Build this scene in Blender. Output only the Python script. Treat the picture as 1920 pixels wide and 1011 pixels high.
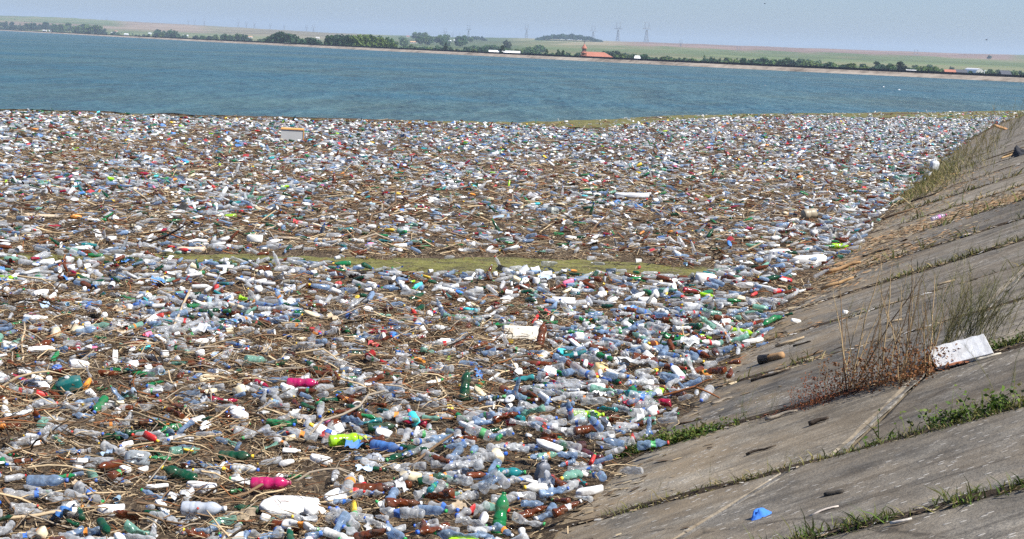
import bpy, math, random
import numpy as np
from mathutils import Matrix, Vector

for o in list(bpy.data.objects):
    bpy.data.objects.remove(o)
SC = bpy.context.scene
COL = SC.collection
rnd = random.Random(7)
rng = np.random.default_rng(11)

# ------------------------------------------------------------------ camera, sky, sun, exposure
FPX = 2667.0
CAM = np.array([0, 0, 3.6])
ROLL = math.radians(2.15)
PITCH = math.atan(417.2 / FPX)
_R = np.array([1, 0, 0.0]); FW = np.array([0, math.cos(PITCH), -math.sin(PITCH)]); _U = np.array([0, math.sin(PITCH), math.cos(PITCH)])
CR = math.cos(ROLL) * _R + math.sin(ROLL) * _U
CU = -math.sin(ROLL) * _R + math.cos(ROLL) * _U
cam_d = bpy.data.cameras.new('camera'); cam = bpy.data.objects.new('camera', cam_d); COL.objects.link(cam)
cam_d.sensor_width = 36; cam_d.lens = 36 * FPX / 1920; cam_d.clip_start = .1; cam_d.clip_end = 30000
cam.matrix_world = Matrix([[CR[0], CU[0], -FW[0], CAM[0]], [CR[1], CU[1], -FW[1], CAM[1]], [CR[2], CU[2], -FW[2], CAM[2]], [0, 0, 0, 1]])
SC.camera = cam

SUN_AZ, SUN_EL = math.radians(118), math.radians(52)     # azimuth clockwise from the view direction
W = bpy.data.worlds.new('World'); SC.world = W; W.use_nodes = True
nt = W.node_tree; nt.nodes.clear()
sky = nt.nodes.new('ShaderNodeTexSky'); sky.sky_type = 'NISHITA'; sky.sun_disc = False
sky.sun_elevation = SUN_EL; sky.sun_rotation = SUN_AZ; sky.air_density = 1.0; sky.dust_density = 1.0; sky.ozone_density = 1.6
tint = nt.nodes.new('ShaderNodeMix'); tint.data_type = 'RGBA'; tint.blend_type = 'MULTIPLY'; tint.inputs['Factor'].default_value = 1
tint.inputs['B'].default_value = (.655, .77, 1.02, 1)
bg = nt.nodes.new('ShaderNodeBackground'); bg.inputs['Strength'].default_value = .079
wo = nt.nodes.new('ShaderNodeOutputWorld')
nt.links.new(sky.outputs[0], tint.inputs['A']); nt.links.new(tint.outputs['Result'], bg.inputs[0]); nt.links.new(bg.outputs[0], wo.inputs[0])

sd = bpy.data.lights.new('sun', 'SUN'); sd.energy = 5.0; sd.angle = math.radians(.5); sd.color = (1, .955, .88)
so = bpy.data.objects.new('sun', sd); COL.objects.link(so)
sv = Vector((math.sin(SUN_AZ) * math.cos(SUN_EL), math.cos(SUN_AZ) * math.cos(SUN_EL), math.sin(SUN_EL)))
so.rotation_euler = sv.to_track_quat('Z', 'Y').to_euler(); so.location = (0, 0, 60)

SC.view_settings.view_transform = 'Standard'; SC.view_settings.look = 'None'
SC.view_settings.exposure = 0.84; SC.view_settings.gamma = 1; SC.view_settings.use_curve_mapping = False
SC.render.engine = 'CYCLES'
cy = SC.cycles
cy.max_bounces = 6; cy.diffuse_bounces = 2; cy.glossy_bounces = 2; cy.transmission_bounces = 3; cy.volume_bounces = 0
cy.transparent_max_bounces = 10; cy.caustics_reflective = False; cy.caustics_refractive = False
cy.use_denoising = False; cy.use_adaptive_sampling = False; cy.sample_clamp_indirect = 4
SC.render.use_persistent_data = False

# ------------------------------------------------------------------ view helpers (pixels of the 1920 photo -> points in the world)
def ray(x, y): return FW * FPX + CR * (x - 960) - CU * (y - 505.5)
def at_z(x, y, z=0.0):
    v = ray(x, y); return CAM + v * ((z - CAM[2]) / v[2])
def at_y(x, y, Y):
    v = ray(x, y); return CAM + v * (Y / v[1])
def px(P):
    v = np.asarray(P, float) - CAM; w = v @ FW
    return 960 + FPX * (v @ CR) / w, 505.5 - FPX * (v @ CU) / w
# the near embankment: a runs along the shore, b up the slope
SO = np.array([-3.45, 0, 0.0]); SS = np.array([.3408, .9401, 0]); SP = np.array([.9401, -.3408, 0]); SLOPE = .42
def bank(a, b, lift=0.0):
    P = SO + a * SS + b * SP; P[2] = SLOPE * b + lift; return P
BN = Vector((-SLOPE * SP[0], -SLOPE * SP[1], 1)).normalized()
def at_bank(x, y):
    v = ray(x, y); n = SLOPE * SP - np.array([0, 0, 1]); return CAM + v * (-(n @ (CAM - SO)) / (n @ v))
BANK_ROT = Matrix((Vector(SS), Vector(np.cross(np.array(BN), SS)), BN)).transposed()    # local x along the shore, z off the slope

# ------------------------------------------------------------------ noise
class Noise:
    def __init__(s, seed): s.g = np.random.default_rng(seed).random((64, 64))
    def __call__(s, x, y):
        x = np.asarray(x, float); y = np.asarray(y, float)
        xi = np.floor(x).astype(int); yi = np.floor(y).astype(int); fx = x - xi; fy = y - yi
        fx = fx * fx * (3 - 2 * fx); fy = fy * fy * (3 - 2 * fy); g = s.g
        a = g[xi % 64, yi % 64]; b = g[(xi + 1) % 64, yi % 64]; c = g[xi % 64, (yi + 1) % 64]; d = g[(xi + 1) % 64, (yi + 1) % 64]
        return (a * (1 - fx) + b * fx) * (1 - fy) + (c * (1 - fx) + d * fx) * fy
    def fbm(s, x, y, o=3):
        t = 0; w = .5; tw = 0
        for k in range(o):
            t = t + w * s(x * 2 ** k + 7.3 * k, y * 2 ** k + 3.1 * k); tw += w; w *= .55
        return t / tw
def sstep(a, b, x):
    t = np.clip((np.asarray(x, float) - a) / (b - a), 0, 1); return t * t * (3 - 2 * t)

# ------------------------------------------------------------------ materials
class NT:
    def __init__(s, name):
        s.m = bpy.data.materials.new(name); s.m.use_nodes = True; s.t = s.m.node_tree; s.t.nodes.clear()
        s.out = s.n('OutputMaterial')
    def n(s, kind, **kw):
        nd = s.t.nodes.new('ShaderNode' + kind)
        for k, v in kw.items():
            if hasattr(nd, k): setattr(nd, k, v)
        return nd
    def l(s, a, b): s.t.links.new(a, b)
    def set(s, sock, v):
        if isinstance(v, bpy.types.NodeSocket): s.l(v, sock)
        elif isinstance(v, (tuple, list)) and len(v) == 3 and sock.type == 'RGBA': sock.default_value = (*v, 1)
        else: sock.default_value = v
    def math(s, op, a, b=0.0, c=0.0):
        nd = s.n('Math', operation=op); s.set(nd.inputs[0], a); s.set(nd.inputs[1], b); s.set(nd.inputs[2], c); return nd.outputs[0]
    def mix(s, f, a, b, blend='MIX'):
        nd = s.n('Mix', data_type='RGBA', blend_type=blend); s.set(nd.inputs['Factor'], f); s.set(nd.inputs['A'], a); s.set(nd.inputs['B'], b); return nd.outputs['Result']
    def noise(s, vec, scale, detail=3, rough=.55):
        nd = s.n('TexNoise'); s.l(vec, nd.inputs['Vector']); nd.inputs['Scale'].default_value = scale; nd.inputs['Detail'].default_value = detail; nd.inputs['Roughness'].default_value = rough; return nd.outputs['Fac']
    def voro(s, vec, scale, feature='F1'):
        nd = s.n('TexVoronoi', feature=feature); nd.voronoi_dimensions = '2D'; s.l(vec, nd.inputs['Vector']); nd.inputs['Scale'].default_value = scale; return nd
    def ramp(s, f, stops):
        nd = s.n('ValToRGB'); s.l(f, nd.inputs[0]); e = nd.color_ramp.elements
        while len(e) < len(stops): e.new(.5)
        for k, (p, c) in enumerate(stops):
            e[k].position = p; e[k].color = (*c, 1) if isinstance(c, (tuple, list)) else (c, c, c, 1)
        return nd.outputs[0]
    def mapped(s, vec, scale, rot=(0, 0, 0)):
        nd = s.n('Mapping'); s.l(vec, nd.inputs[0]); nd.inputs['Scale'].default_value = scale; nd.inputs['Rotation'].default_value = rot; return nd.outputs[0]
    def pos(s): return s.n('NewGeometry').outputs['Position']
    def objco(s): return s.n('TexCoord').outputs['Object']
    def bsdf(s, col, rough=.6, spec=.3, bump=None, bd=.02, bs=.6):
        p = s.n('BsdfPrincipled'); s.set(p.inputs['Base Color'], col); s.set(p.inputs['Roughness'], rough); p.inputs['Specular IOR Level'].default_value = spec
        if bump is not None:
            b = s.n('Bump'); s.l(bump, b.inputs['Height']); b.inputs['Distance'].default_value = bd; b.inputs['Strength'].default_value = bs; s.l(b.outputs[0], p.inputs['Normal'])
        return p
    def done(s, sh):
        s.l(sh.outputs[0] if hasattr(sh, 'outputs') else sh, s.out.inputs[0]); return s.m

def simple(name, col, rough=.6, var=.25, scale=6, spec=.3, bump=.0):
    k = NT(name); f = k.noise(k.objco(), scale, 4)
    c = k.mix(f, tuple(v * (1 - var) for v in col), tuple(min(1, v * (1 + var)) for v in col))
    return k.done(k.bsdf(c, rough, spec, f if bump else None, bump or .01))

def pet(name, attr):
    """thin blown plastic: a see-through shell that grows more opaque at its edges, a little grime"""
    k = NT(name)
    if attr:
        a = k.n('Attribute', attribute_name='Col'); col, al = a.outputs['Color'], a.outputs['Alpha']
    else:
        a = k.n('ObjectInfo'); col, al = a.outputs['Color'], a.outputs['Alpha']
    pos = k.pos()
    g = k.noise(pos, 14, 3); grime = k.ramp(g, [(.45, 0.0), (.75, .55)])
    c = k.mix(grime, col, (.20, .165, .12))
    fz = k.n('LayerWeight'); fz.inputs[0].default_value = .5
    f2 = k.math('POWER', fz.outputs['Facing'], 2.0)
    crease = k.ramp(k.noise(pos, 30, 2), [(.48, 0.0), (.66, .38)])
    op = k.math('MAXIMUM', f2, crease)
    op = k.math('MULTIPLY_ADD', k.math('SUBTRACT', 1.0, al), k.math('MULTIPLY', op, .85), al)
    bump = k.n('Bump'); bump.inputs['Distance'].default_value = .012; bump.inputs['Strength'].default_value = .4
    k.l(k.noise(pos, 22, 1), bump.inputs['Height'])
    p = k.bsdf(c, .17, .6); k.l(bump.outputs[0], p.inputs['Normal'])
    tr = k.n('BsdfTranslucent'); k.l(c, tr.inputs[0])
    m1 = k.n('MixShader'); m1.inputs[0].default_value = .22; k.l(p.outputs[0], m1.inputs[1]); k.l(tr.outputs[0], m1.inputs[2])
    tp = k.n('BsdfTransparent'); k.l(k.mix(.55, (1, 1, 1), col), tp.inputs[0])
    m2 = k.n('MixShader'); k.l(op, m2.inputs[0]); k.l(tp.outputs[0], m2.inputs[1]); k.l(m1.outputs[0], m2.inputs[2])
    return k.done(m2)

def opaque(name, attr, rough=.42, spec=.4, grime=.5, scale=12):
    k = NT(name)
    if attr: col = k.n('Attribute', attribute_name='Col').outputs['Color']
    else: col = k.n('ObjectInfo').outputs['Color']
    pos = k.pos(); g = k.noise(pos, scale, 4)
    c = k.mix(k.ramp(g, [(.45, 0.0), (.78, grime)]), col, (.20, .16, .11))
    return k.done(k.bsdf(c, rough, spec, k.noise(pos, 60, 2), .004))

def leafy(name, attr=False, base=(.06, .10, .03)):
    k = NT(name)
    if attr: col = k.n('Attribute', attribute_name='Col').outputs['Color']
    else: col = k.n('ObjectInfo').outputs['Color']
    v = k.noise(k.pos(), .9, 3); c = k.mix(v, k.mix(1, col, (.55, .6, .6), 'MULTIPLY'), k.mix(1, col, (1.5, 1.4, 1.2), 'MULTIPLY'))
    d = k.bsdf(c, .6, .2); t = k.n('BsdfTranslucent'); k.l(c, t.inputs[0])
    m = k.n('MixShader'); m.inputs[0].default_value = .25; k.l(d.outputs[0], m.inputs[1]); k.l(t.outputs[0], m.inputs[2])
    return k.done(m)

M = {}
M['pet'] = pet('bottle_plastic', False); M['pet_attr'] = pet('littered_bottle_plastic', True)
M['solid'] = opaque('solid_plastic', False); M['solid_attr'] = opaque('littered_solid_plastic', True)
M['foam'] = opaque('foam', False, .85, .15, .55, 9)
M['twig'] = opaque('dry_wood', False, .85, .15, .4, 25); M['twig_attr'] = opaque('littered_dry_wood', True, .85, .15, .35, 25)
M['leaf'] = leafy('foliage'); M['leaf_attr'] = leafy('ground_foliage', True)
M['bark'] = simple('bark', (.10, .075, .055), .9)
M['wall_white'] = simple('pale_render', (.62, .60, .55), .8, .12, .5)
M['roof_white'] = simple('pale_sheet_roof', (.72, .73, .74), .5, .08, .5)
M['roof_red'] = simple('red_tile', (.34, .135, .09), .75, .25, .8)
M['roof_dark'] = simple('dark_roof', (.06, .065, .08), .7, .2, .8)
M['steel'] = simple('galvanised_steel', (.20, .22, .24), .55, .1, 1)
M['glass_dark'] = simple('dark_glass', (.03, .04, .05), .15, .1, 1, .6)
M['tyre'] = simple('tyre_rubber', (.02, .02, .02), .8)
M['paint_white'] = simple('white_paint', (.78, .78, .78), .35, .04, 1, .5)

def concrete():
    k = NT('weathered_concrete'); pos = k.pos()
    d = k.n('VectorMath', operation='DOT_PRODUCT'); k.l(pos, d.inputs[0]); d.inputs[1].default_value = tuple(SP)
    hgt = k.n('SeparateXYZ'); k.l(pos, hgt.inputs[0])
    big = k.noise(pos, .55, 4, .6); mid = k.noise(pos, 3.2, 5, .62); fine = k.noise(pos, 46, 4, .7)
    c = k.ramp(k.math('MULTIPLY_ADD', mid, .55, k.math('MULTIPLY', big, .45)), [(.34, (.092, .079, .062)), (.45, (.165, .147, .120)), (.54, (.235, .212, .175)), (.66, (.34, .305, .25))])
    c = k.mix(k.ramp(fine, [(.36, .55), (.56, 0.0)]), c, (.075, .07, .065))
    c = k.mix(k.ramp(fine, [(.58, 0.0), (.74, .5)]), c, (.33, .29, .235))
    # long run-off stains, drawn out down the slope
    run = k.noise(k.mapped(pos, (.55, 5.5, 1.2), (0, 0, math.radians(20))), 1.0, 4, .65)
    c = k.mix(k.ramp(run, [(.40, .55), (.52, 0.0)]), c, (.055, .048, .040))
    c = k.mix(k.ramp(run, [(.56, 0.0), (.70, .45)]), c, (.27, .225, .165))
    rd = k.n('ObjectInfo').outputs['Random']; c = k.mix(1.0, c, k.ramp(rd, [(0, (.66, .67, .69)), (.5, (.95, .94, .92)), (1, (1.2, 1.16, 1.08))]), 'MULTIPLY')     # each slab was cast from its own batch
    # rusty silt washed over the lower slope
    silt = k.math('MULTIPLY', k.ramp(k.noise(pos, 1.3, 5, .65), [(.42, 0.0), (.60, 1.0)]), k.ramp(hgt.outputs[2], [(.02, .95), (.9, .25)]))
    c = k.mix(silt, c, (.245, .185, .115))
    # streaks that run down the slope
    st = k.noise(k.mapped(pos, (1, 1, 1)), 2.0, 3)
    # pale pebbles of the aggregate showing through, long way across the slope
    rot = k.mapped(pos, (9, 22, 6), (0, 0, math.radians(19)))
    v = k.voro(rot, 1.0); peb = k.ramp(v.outputs['Distance'], [(.14, 1.0), (.21, 0.0)])
    pick = k.n('SeparateColor'); k.l(v.outputs['Color'], pick.inputs[0])
    peb = k.math('MULTIPLY', peb, k.ramp(pick.outputs[0], [(.74, 0.0), (.78, 1.0)]))
    peb = k.math('MULTIPLY', peb, k.ramp(big, [(.42, .25), (.56, 1.0)]))
    c = k.mix(peb, c, (.46, .43, .38))
    ck = k.voro(k.mapped(pos, (.28, .34, .5), (0, 0, .5)), 1.0, 'DISTANCE_TO_EDGE'); wob = k.noise(pos, 5, 4, .7)
    crack = k.ramp(k.math('MULTIPLY_ADD', wob, .05, ck.outputs['Distance']), [(.026, 1.0), (.0295, 0.0)])
    c = k.mix(k.math('MULTIPLY', crack, .6), c, (.035, .03, .024))
    h = k.math('MULTIPLY_ADD', fine, .5, k.math('MULTIPLY_ADD', peb, .35, mid))
    return k.done(k.bsdf(c, .9, .15, h, .02, .7))
M['concrete'] = concrete()
def mortar():
    k = NT('pale_mortar'); pos = k.pos(); f = k.noise(pos, 7, 5, .7); g = k.noise(pos, 60, 3, .7)
    c = k.ramp(f, [(.40, (.10, .09, .075)), (.52, (.22, .205, .18)), (.66, (.34, .32, .285))]); c = k.mix(k.ramp(g, [(.4, .6), (.6, 0.0)]), c, (.12, .10, .075))
    return k.done(k.bsdf(c, .95, .1, g, .012, .8))
M['mortar'] = mortar()
M['soil'] = simple('dark_joint_soil', (.05, .038, .028), .95, .4, 20, .1, .02)

def water():
    k = NT('lake_water'); pos = k.pos()
    big = k.noise(k.mapped(pos, (.010, .022, 1)), 1, 4)
    rip = k.noise(k.mapped(pos, (.5, 1.15, 1), (0, 0, .25)), 1.0, 3, .55)
    rip2 = k.noise(k.mapped(pos, (1.9, 3.6, 1), (0, 0, -.2)), 1.0, 3, .6)
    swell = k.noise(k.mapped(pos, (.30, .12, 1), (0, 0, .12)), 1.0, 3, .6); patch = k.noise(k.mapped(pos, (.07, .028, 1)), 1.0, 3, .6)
    h = k.math('MULTIPLY_ADD', rip2, .5, k.math('MULTIPLY_ADD', swell, 1.9, k.math('MULTIPLY_ADD', patch, 3.0, rip)))
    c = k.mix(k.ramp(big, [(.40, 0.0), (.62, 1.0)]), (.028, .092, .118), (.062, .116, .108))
    c = k.mix(k.ramp(k.math('MULTIPLY_ADD', patch, .5, k.math('MULTIPLY', swell, .5)), [(.40, .60), (.53, 0.0)]), c, (.036, .058, .044))  # dark streaks of the ripples, their shading put into the base colour
    p = k.bsdf(c, .30, .36, h, .9, 1.0); p.inputs['IOR'].default_value = 1.33
    return k.done(p)
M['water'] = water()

def debris():
    k = NT('wet_debris'); pos = k.pos()
    a = k.noise(k.mapped(pos, (14, 38, 20), (0, 0, .5)), 1, 4, .7); b = k.noise(k.mapped(pos, (36, 13, 20), (0, 0, -.3)), 1, 4, .7)
    f = k.math('MAXIMUM', a, b)
    c = k.ramp(f, [(.40, (.014, .010, .007)), (.52, (.052, .037, .023)), (.61, (.14, .10, .062)), (.72, (.36, .285, .185))])
    c = k.mix(k.ramp(k.noise(pos, 1.1, 3), [(.4, 0.0), (.7, .5)]), c, (.05, .036, .022))
    return k.done(k.bsdf(c, .85, .2, f, .03, .9))
M['debris'] = debris()

def algae():
    k = NT('algae_scum'); pos = k.pos()
    f = k.noise(k.mapped(pos, (1.2, 2.6, 1)), 1.5, 5, .65); g = k.noise(pos, 26, 4, .7)
    c = k.ramp(f, [(.34, (.034, .028, .010)), (.46, (.082, .076, .014)), (.56, (.130, .130, .020)), (.72, (.11, .082, .034))])
    c = k.mix(k.ramp(g, [(.5, 0.0), (.66, .8)]), c, (.27, .235, .11)); c = k.mix(k.ramp(k.noise(pos, 9, 4, .7), [(.34, .8), (.46, 0.0)]), c, (.035, .026, .012))
    return k.done(k.bsdf(c, .7, .3, g, .02, .8))
M['algae'] = algae()

def dam_concrete():
    k = NT('dam_concrete'); pos = k.pos()
    f = k.noise(k.mapped(pos, (.05, .05, .9), (0, 0, .6)), 1, 4, .7); g = k.noise(pos, .35, 4, .7)
    c = k.ramp(k.math('MULTIPLY_ADD', g, .5, k.math('MULTIPLY', f, .5)), [(.36, (.11, .092, .075)), (.47, (.25, .21, .17)), (.6, (.36, .31, .255))])
    return k.done(k.bsdf(c, .9, .1))
M['dam'] = dam_concrete()
M['parapet'] = simple('shaded_parapet', (.045, .042, .045), .85, .3, .2)  # shade on the wall's water side put into the colour
def terr():
    k = NT('fields'); col = k.n('Attribute', attribute_name='Col').outputs['Color']; pos = k.pos()
    f = k.noise(k.mapped(pos, (.004, .02, .02)), 1, 4)
    c = k.mix(k.ramp(f, [(.35, .35), (.65, 0.0)]), col, k.mix(1, col, (.6, .62, .55), 'MULTIPLY'))
    return k.done(k.bsdf(c, .95, .05))
M['fields'] = terr()

# ------------------------------------------------------------------ mesh helpers
def tag(o, label=None, cat=None, group=None, kind=None):
    for k, v in (('label', label), ('category', cat), ('group', group), ('kind', kind)):
        if v: o[k] = v
    return o
def link(name, me, parent=None, mat=None):
    o = bpy.data.objects.new(name, me); COL.objects.link(o)
    if parent is not None: o.parent = parent
    if mat is not None and me is not None and not me.materials: me.materials.append(mat)
    return o
def empty(name, loc=(0, 0, 0), rot=None):
    o = bpy.data.objects.new(name, None); COL.objects.link(o); o.empty_display_size = .1
    m = rot.to_4x4() if rot is not None else Matrix.Identity(4)
    m.translation = Vector(loc); o.matrix_world = m
    return o
def mesh(name, V, F, smooth=False, col=None):
    """V (n,3), F (m,3) triangles as arrays (or a list of polygons)"""
    me = bpy.data.meshes.new(name)
    if isinstance(F, np.ndarray):
        V = np.ascontiguousarray(V, np.float32); F = np.ascontiguousarray(F, np.int32); n, m = len(V), len(F); k = F.shape[1]
        me.vertices.add(n); me.vertices.foreach_set('co', V.ravel())
        me.loops.add(m * k); me.loops.foreach_set('vertex_index', F.ravel())
        me.polygons.add(m); me.polygons.foreach_set('loop_start', np.arange(0, m * k, k, dtype=np.int32))
        me.update(calc_edges=True)
    else:
        me.from_pydata([tuple(map(float, v)) for v in V], [], [tuple(int(i) for i in f) for f in F]); me.update()
    if smooth: me.polygons.foreach_set('use_smooth', np.ones(len(me.polygons), bool))
    if col is not None:
        at = me.attributes.new('Col', 'FLOAT_COLOR', 'FACE'); at.data.foreach_set('color', np.ascontiguousarray(col, np.float32).ravel())
    return me
class MB:
    def __init__(s): s.v = []; s.f = []; s.c = []
    def add(s, V, F, c=None):
        b = len(s.v); s.v += [tuple(map(float, v)) for v in V]; s.f += [tuple(int(i) + b for i in f) for f in F]
        if c is not None: s.c += [c] * len(F)
        return s
    def box(s, c, d, rz=0.0, taper=1.0, col=None):
        x, y, z = d[0] / 2, d[1] / 2, d[2] / 2; V = []
        for k in (-1, 1):
            t = taper if k > 0 else 1
            for a, b in ((-1, -1), (1, -1), (1, 1), (-1, 1)):
                u, w = a * x * t, b * y * t
                V.append((c[0] + u * math.cos(rz) - w * math.sin(rz), c[1] + u * math.sin(rz) + w * math.cos(rz), c[2] + k * z))
        return s.add(V, [(3, 2, 1, 0), (4, 5, 6, 7), (0, 1, 5, 4), (1, 2, 6, 5), (2, 3, 7, 6), (3, 0, 4, 7)], col)
    def tube(s, pts, rad, n=5, col=None, cap=True):
        pts = [Vector(p) for p in pts]; rings = []
        for i, p in enumerate(pts):
            d = (pts[min(i + 1, len(pts) - 1)] - pts[max(i - 1, 0)]).normalized()
            u = d.cross(Vector((0, 0, 1)) if abs(d.z) < .9 else Vector((1, 0, 0))).normalized(); w = d.cross(u)
            r = rad[i] if hasattr(rad, '__len__') else rad
            rings.append([p + (u * math.cos(2 * math.pi * k / n) + w * math.sin(2 * math.pi * k / n)) * r for k in range(n)])
        V = [v for r in rings for v in r]; F = []
        for i in range(len(pts) - 1):
            for k in range(n):
                F.append((i * n + k, i * n + (k + 1) % n, (i + 1) * n + (k + 1) % n, (i + 1) * n + k))
        if cap: F += [tuple(range(n))[::-1], tuple((len(pts) - 1) * n + k for k in range(n))]
        return s.add(V, F, col)
    def lathe(s, prof, n=12, c=(0, 0, 0), col=None):
        V = []; F = []
        for r, z in prof:
            for k in range(n): V.append((c[0] + r * math.cos(2 * math.pi * k / n), c[1] + r * math.sin(2 * math.pi * k / n), c[2] + z))
        for i in range(len(prof) - 1):
            for k in range(n): F.append((i * n + k, i * n + (k + 1) % n, (i + 1) * n + (k + 1) % n, (i + 1) * n + k))
        return s.add(V, F, col)
    def me(s, name, smooth=False):
        m = mesh(name, s.v, s.f, smooth)
        if s.c:
            at = m.attributes.new('Col', 'FLOAT_COLOR', 'FACE'); at.data.foreach_set('color', np.array([(*c, 1) if len(c) == 3 else c for c in s.c], np.float32).ravel())
        return m
    def build(s, name, mat, parent=None, smooth=False): return link(name, s.me(name, smooth), parent, mat)
def paint(o, c, a=1.0): o.color = (c[0], c[1], c[2], a); return o

# ------------------------------------------------------------------ SETTING: lake, dam, fields, embankment
DAM = [np.array(p, float) for p in ((420, -120), (300, 90), (200, 212), (115, 320), (82, 365), (49, 409), (-8, 505), (-74, 619), (-180, 820), (-330, 1130), (-628, 1745), (-1150, 2700), (-1900, 4200))]
def dam_pt(s):
    """s in 0..len-1 along the dam"""
    i = int(min(max(s, 0), len(DAM) - 1.001)); f = s - i; return DAM[i] * (1 - f) + DAM[i + 1] * f
def dam_nrm(s):
    d = dam_pt(min(s + .05, len(DAM) - 1.01)) - dam_pt(max(s - .05, 0)); n = np.array([d[1], -d[0]]); return n / np.linalg.norm(n)

# lake surface
_sh = [(-3.45 + .3625 * y + .00052 * max(y - 46, 0) ** 2 + .0000035 * max(y - 46, 0) ** 3 + 3.0, y) for y in list(range(150, -13, -6))]
V = [(*(dam_pt(s) + dam_nrm(s) * .6), 0) for s in np.linspace(0, len(DAM) - 1.01, 90)] + [(-2600, 4200, 0), (-2600, -160, 0), (-60, -160, 0), (-10, -14, 0)] + [(x, y, 0) for x, y in _sh[::-1]]
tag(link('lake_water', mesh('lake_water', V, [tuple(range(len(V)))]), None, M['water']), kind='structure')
print('lake normal', bpy.data.objects['lake_water'].data.polygons[0].normal)

# concrete water side of the far dam, and its dark parapet
ss = np.linspace(0, len(DAM) - 1.01, 150)
prof = [(-3.2, -1.2), (0, 0), (2.55, 1.02), (3.0, 1.06)]
V = []; 
for s in ss:
    p, n = dam_pt(s), dam_nrm(s)
    for w, z in prof: V.append((*(p + n * w), z))
k = len(prof); F = [(i * k + j, (i + 1) * k + j, (i + 1) * k + j + 1, i * k + j + 1) for i in range(len(ss) - 1) for j in range(k - 1)]
tag(link('dam_slope', mesh('dam_slope', V, F), None, M['dam']), kind='structure')
V = []; prof = [(2.62, .95), (2.66, 1.56), (3.0, 1.56), (3.02, .95)]
for s in ss:
    p, n = dam_pt(s), dam_nrm(s)
    for w, z in prof: V.append((*(p + n * w), z))
k = 4; F = [(i * k + j, (i + 1) * k + j, (i + 1) * k + (j + 1) % 4, i * k + (j + 1) % 4) for i in range(len(ss) - 1) for j in range(4)]
tag(link('parapet_wall', mesh('parapet_wall', V, F), None, M['parapet']), 'long low dark parapet wall on the crest of the far dam', 'wall')

# land behind the dam, rising to the bare hills
N1 = Noise(3)
def hill_elev(az):      # skyline above the camera's own level, as a slope
    pts = [(-.45, .0080), (-.36, .0084), (-.32, .0087), (-.28, .0078), (-.24, .0072), (-.17, .0058), (-.13, .0050), (-.10, .0050), (-.04, .0053), (0, .0064), (.05, .0066), (.09, .0068), (.2, .0069), (.3, .0072), (.37, .0078), (.6, .008)]
    return np.interp(az, [a for a, b in pts], [b for a, b in pts])
def ridge_y(az): return np.interp(az, [-.36, -.2, -.1, 0, .4], [3700, 3500, 3100, 2800, 2700])
def foot_y(az): return np.interp(az, [-.36, -.2, -.1, 0, .4], [2300, 1900, 1400, 1050, 950])
def land_z(X, Y):
    X = np.asarray(X, float); Y = np.asarray(Y, float); az = X / np.maximum(Y, 50)
    r = ridge_y(az); f = foot_y(az); t = np.clip((Y - f) / (r - f), 0, 1.6)
    top = 3.6 + hill_elev(az) * r
    z = -4 + (top + 4) * np.where(t < 1, t ** 1.25 * (1.35 - .35 * t), 1 - .25 * (t - 1))
    return z + (N1.fbm(X / 160, Y / 260) - .5) * 5 * sstep(.05, .5, t) * (1 - sstep(.75, 1, t))
ss = np.linspace(0, len(DAM) - 1.01, 240); ww = np.concatenate([[0], np.geomspace(14, 5200, 84)])
dirs = np.array([.30, .954])
V = np.zeros((len(ss), len(ww), 3))
for i, s in enumerate(ss):
    p, n = dam_pt(s) , dam_nrm(s)
    for j, w in enumerate(ww):
        q = p + n * 3.02 + (n * min(w, 14) if w <= 14 else n * 14 + dirs * (w - 14)); V[i, j, :2] = q
        V[i, j, 2] = 1.0 if j == 0 else 0
V[:, 1:, 2] = land_z(V[:, 1:, 0], V[:, 1:, 1])
n2 = len(ww); F = np.array([(i * n2 + j, (i + 1) * n2 + j, (i + 1) * n2 + j + 1, i * n2 + j + 1) for i in range(len(ss) - 1) for j in range(n2 - 1)])
Vf = V.reshape(-1, 3); C = Vf[F].mean(1); az = C[:, 0] / np.maximum(C[:, 1], 60); t = np.clip((C[:, 1] - foot_y(az)) / (ridge_y(az) - foot_y(az)), 0, 1.3)
strip = N1.fbm(C[:, 0] / 420 + 9, C[:, 1] / 70, 2); plot = N1(np.floor(C[:, 0] / 260 + .3 * np.sin(C[:, 1] / 200)), np.floor(C[:, 1] / 150))
green = np.array([.105, .135, .05]); olive = np.array([.15, .15, .07]); mauve = np.array([.20, .135, .105]); tan = np.array([.26, .215, .135]); dark = np.array([.05, .075, .035])
col = green + (olive - green) * sstep(.4, .6, strip)[:, None]
wm = sstep(.52, .60, t + .1 * (strip - .5)) * sstep(.03, .09, az) * (1 - sstep(.335, .35, az)); col = col * (1 - wm[:, None]) + mauve * wm[:, None]
wl = sstep(.3, .42, t) * (1 - sstep(-.23, -.20, az)) * sstep(-.40, -.30, az + .1 * t); wl = wl * (1 - sstep(.50, .58, t) * (1 - sstep(-.285, -.27, az)))
col = col * (1 - wl[:, None]) + (mauve * .6 + tan * .4) * wl[:, None]
wl = sstep(.3, .42, t) * sstep(-.22, -.2, az) * (1 - sstep(-.12, -.10, az)); col = col * (1 - wl[:, None]) + (olive * .6 + mauve * .4) * wl[:, None]
wv = (1 - sstep(.0, .03, np.abs(az + .045) - .03)) * sstep(.15, .3, t); col = col * (1 - .7 * wv[:, None]) + dark * .7 * wv[:, None]
wt = (1 - sstep(.02, .05, np.abs(az - .035))) * sstep(.2, .35, t) * sstep(.5, .6, plot); col = col * (1 - wt[:, None] * .7) + tan * wt[:, None] * .7
col *= (.82 + .36 * plot)[:, None]; col[t <= .02] = dark * 1.1
tag(link('fields', mesh('fields', Vf, F, True, np.c_[col, np.ones(len(col))]), None, M['fields']), kind='structure')

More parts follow.
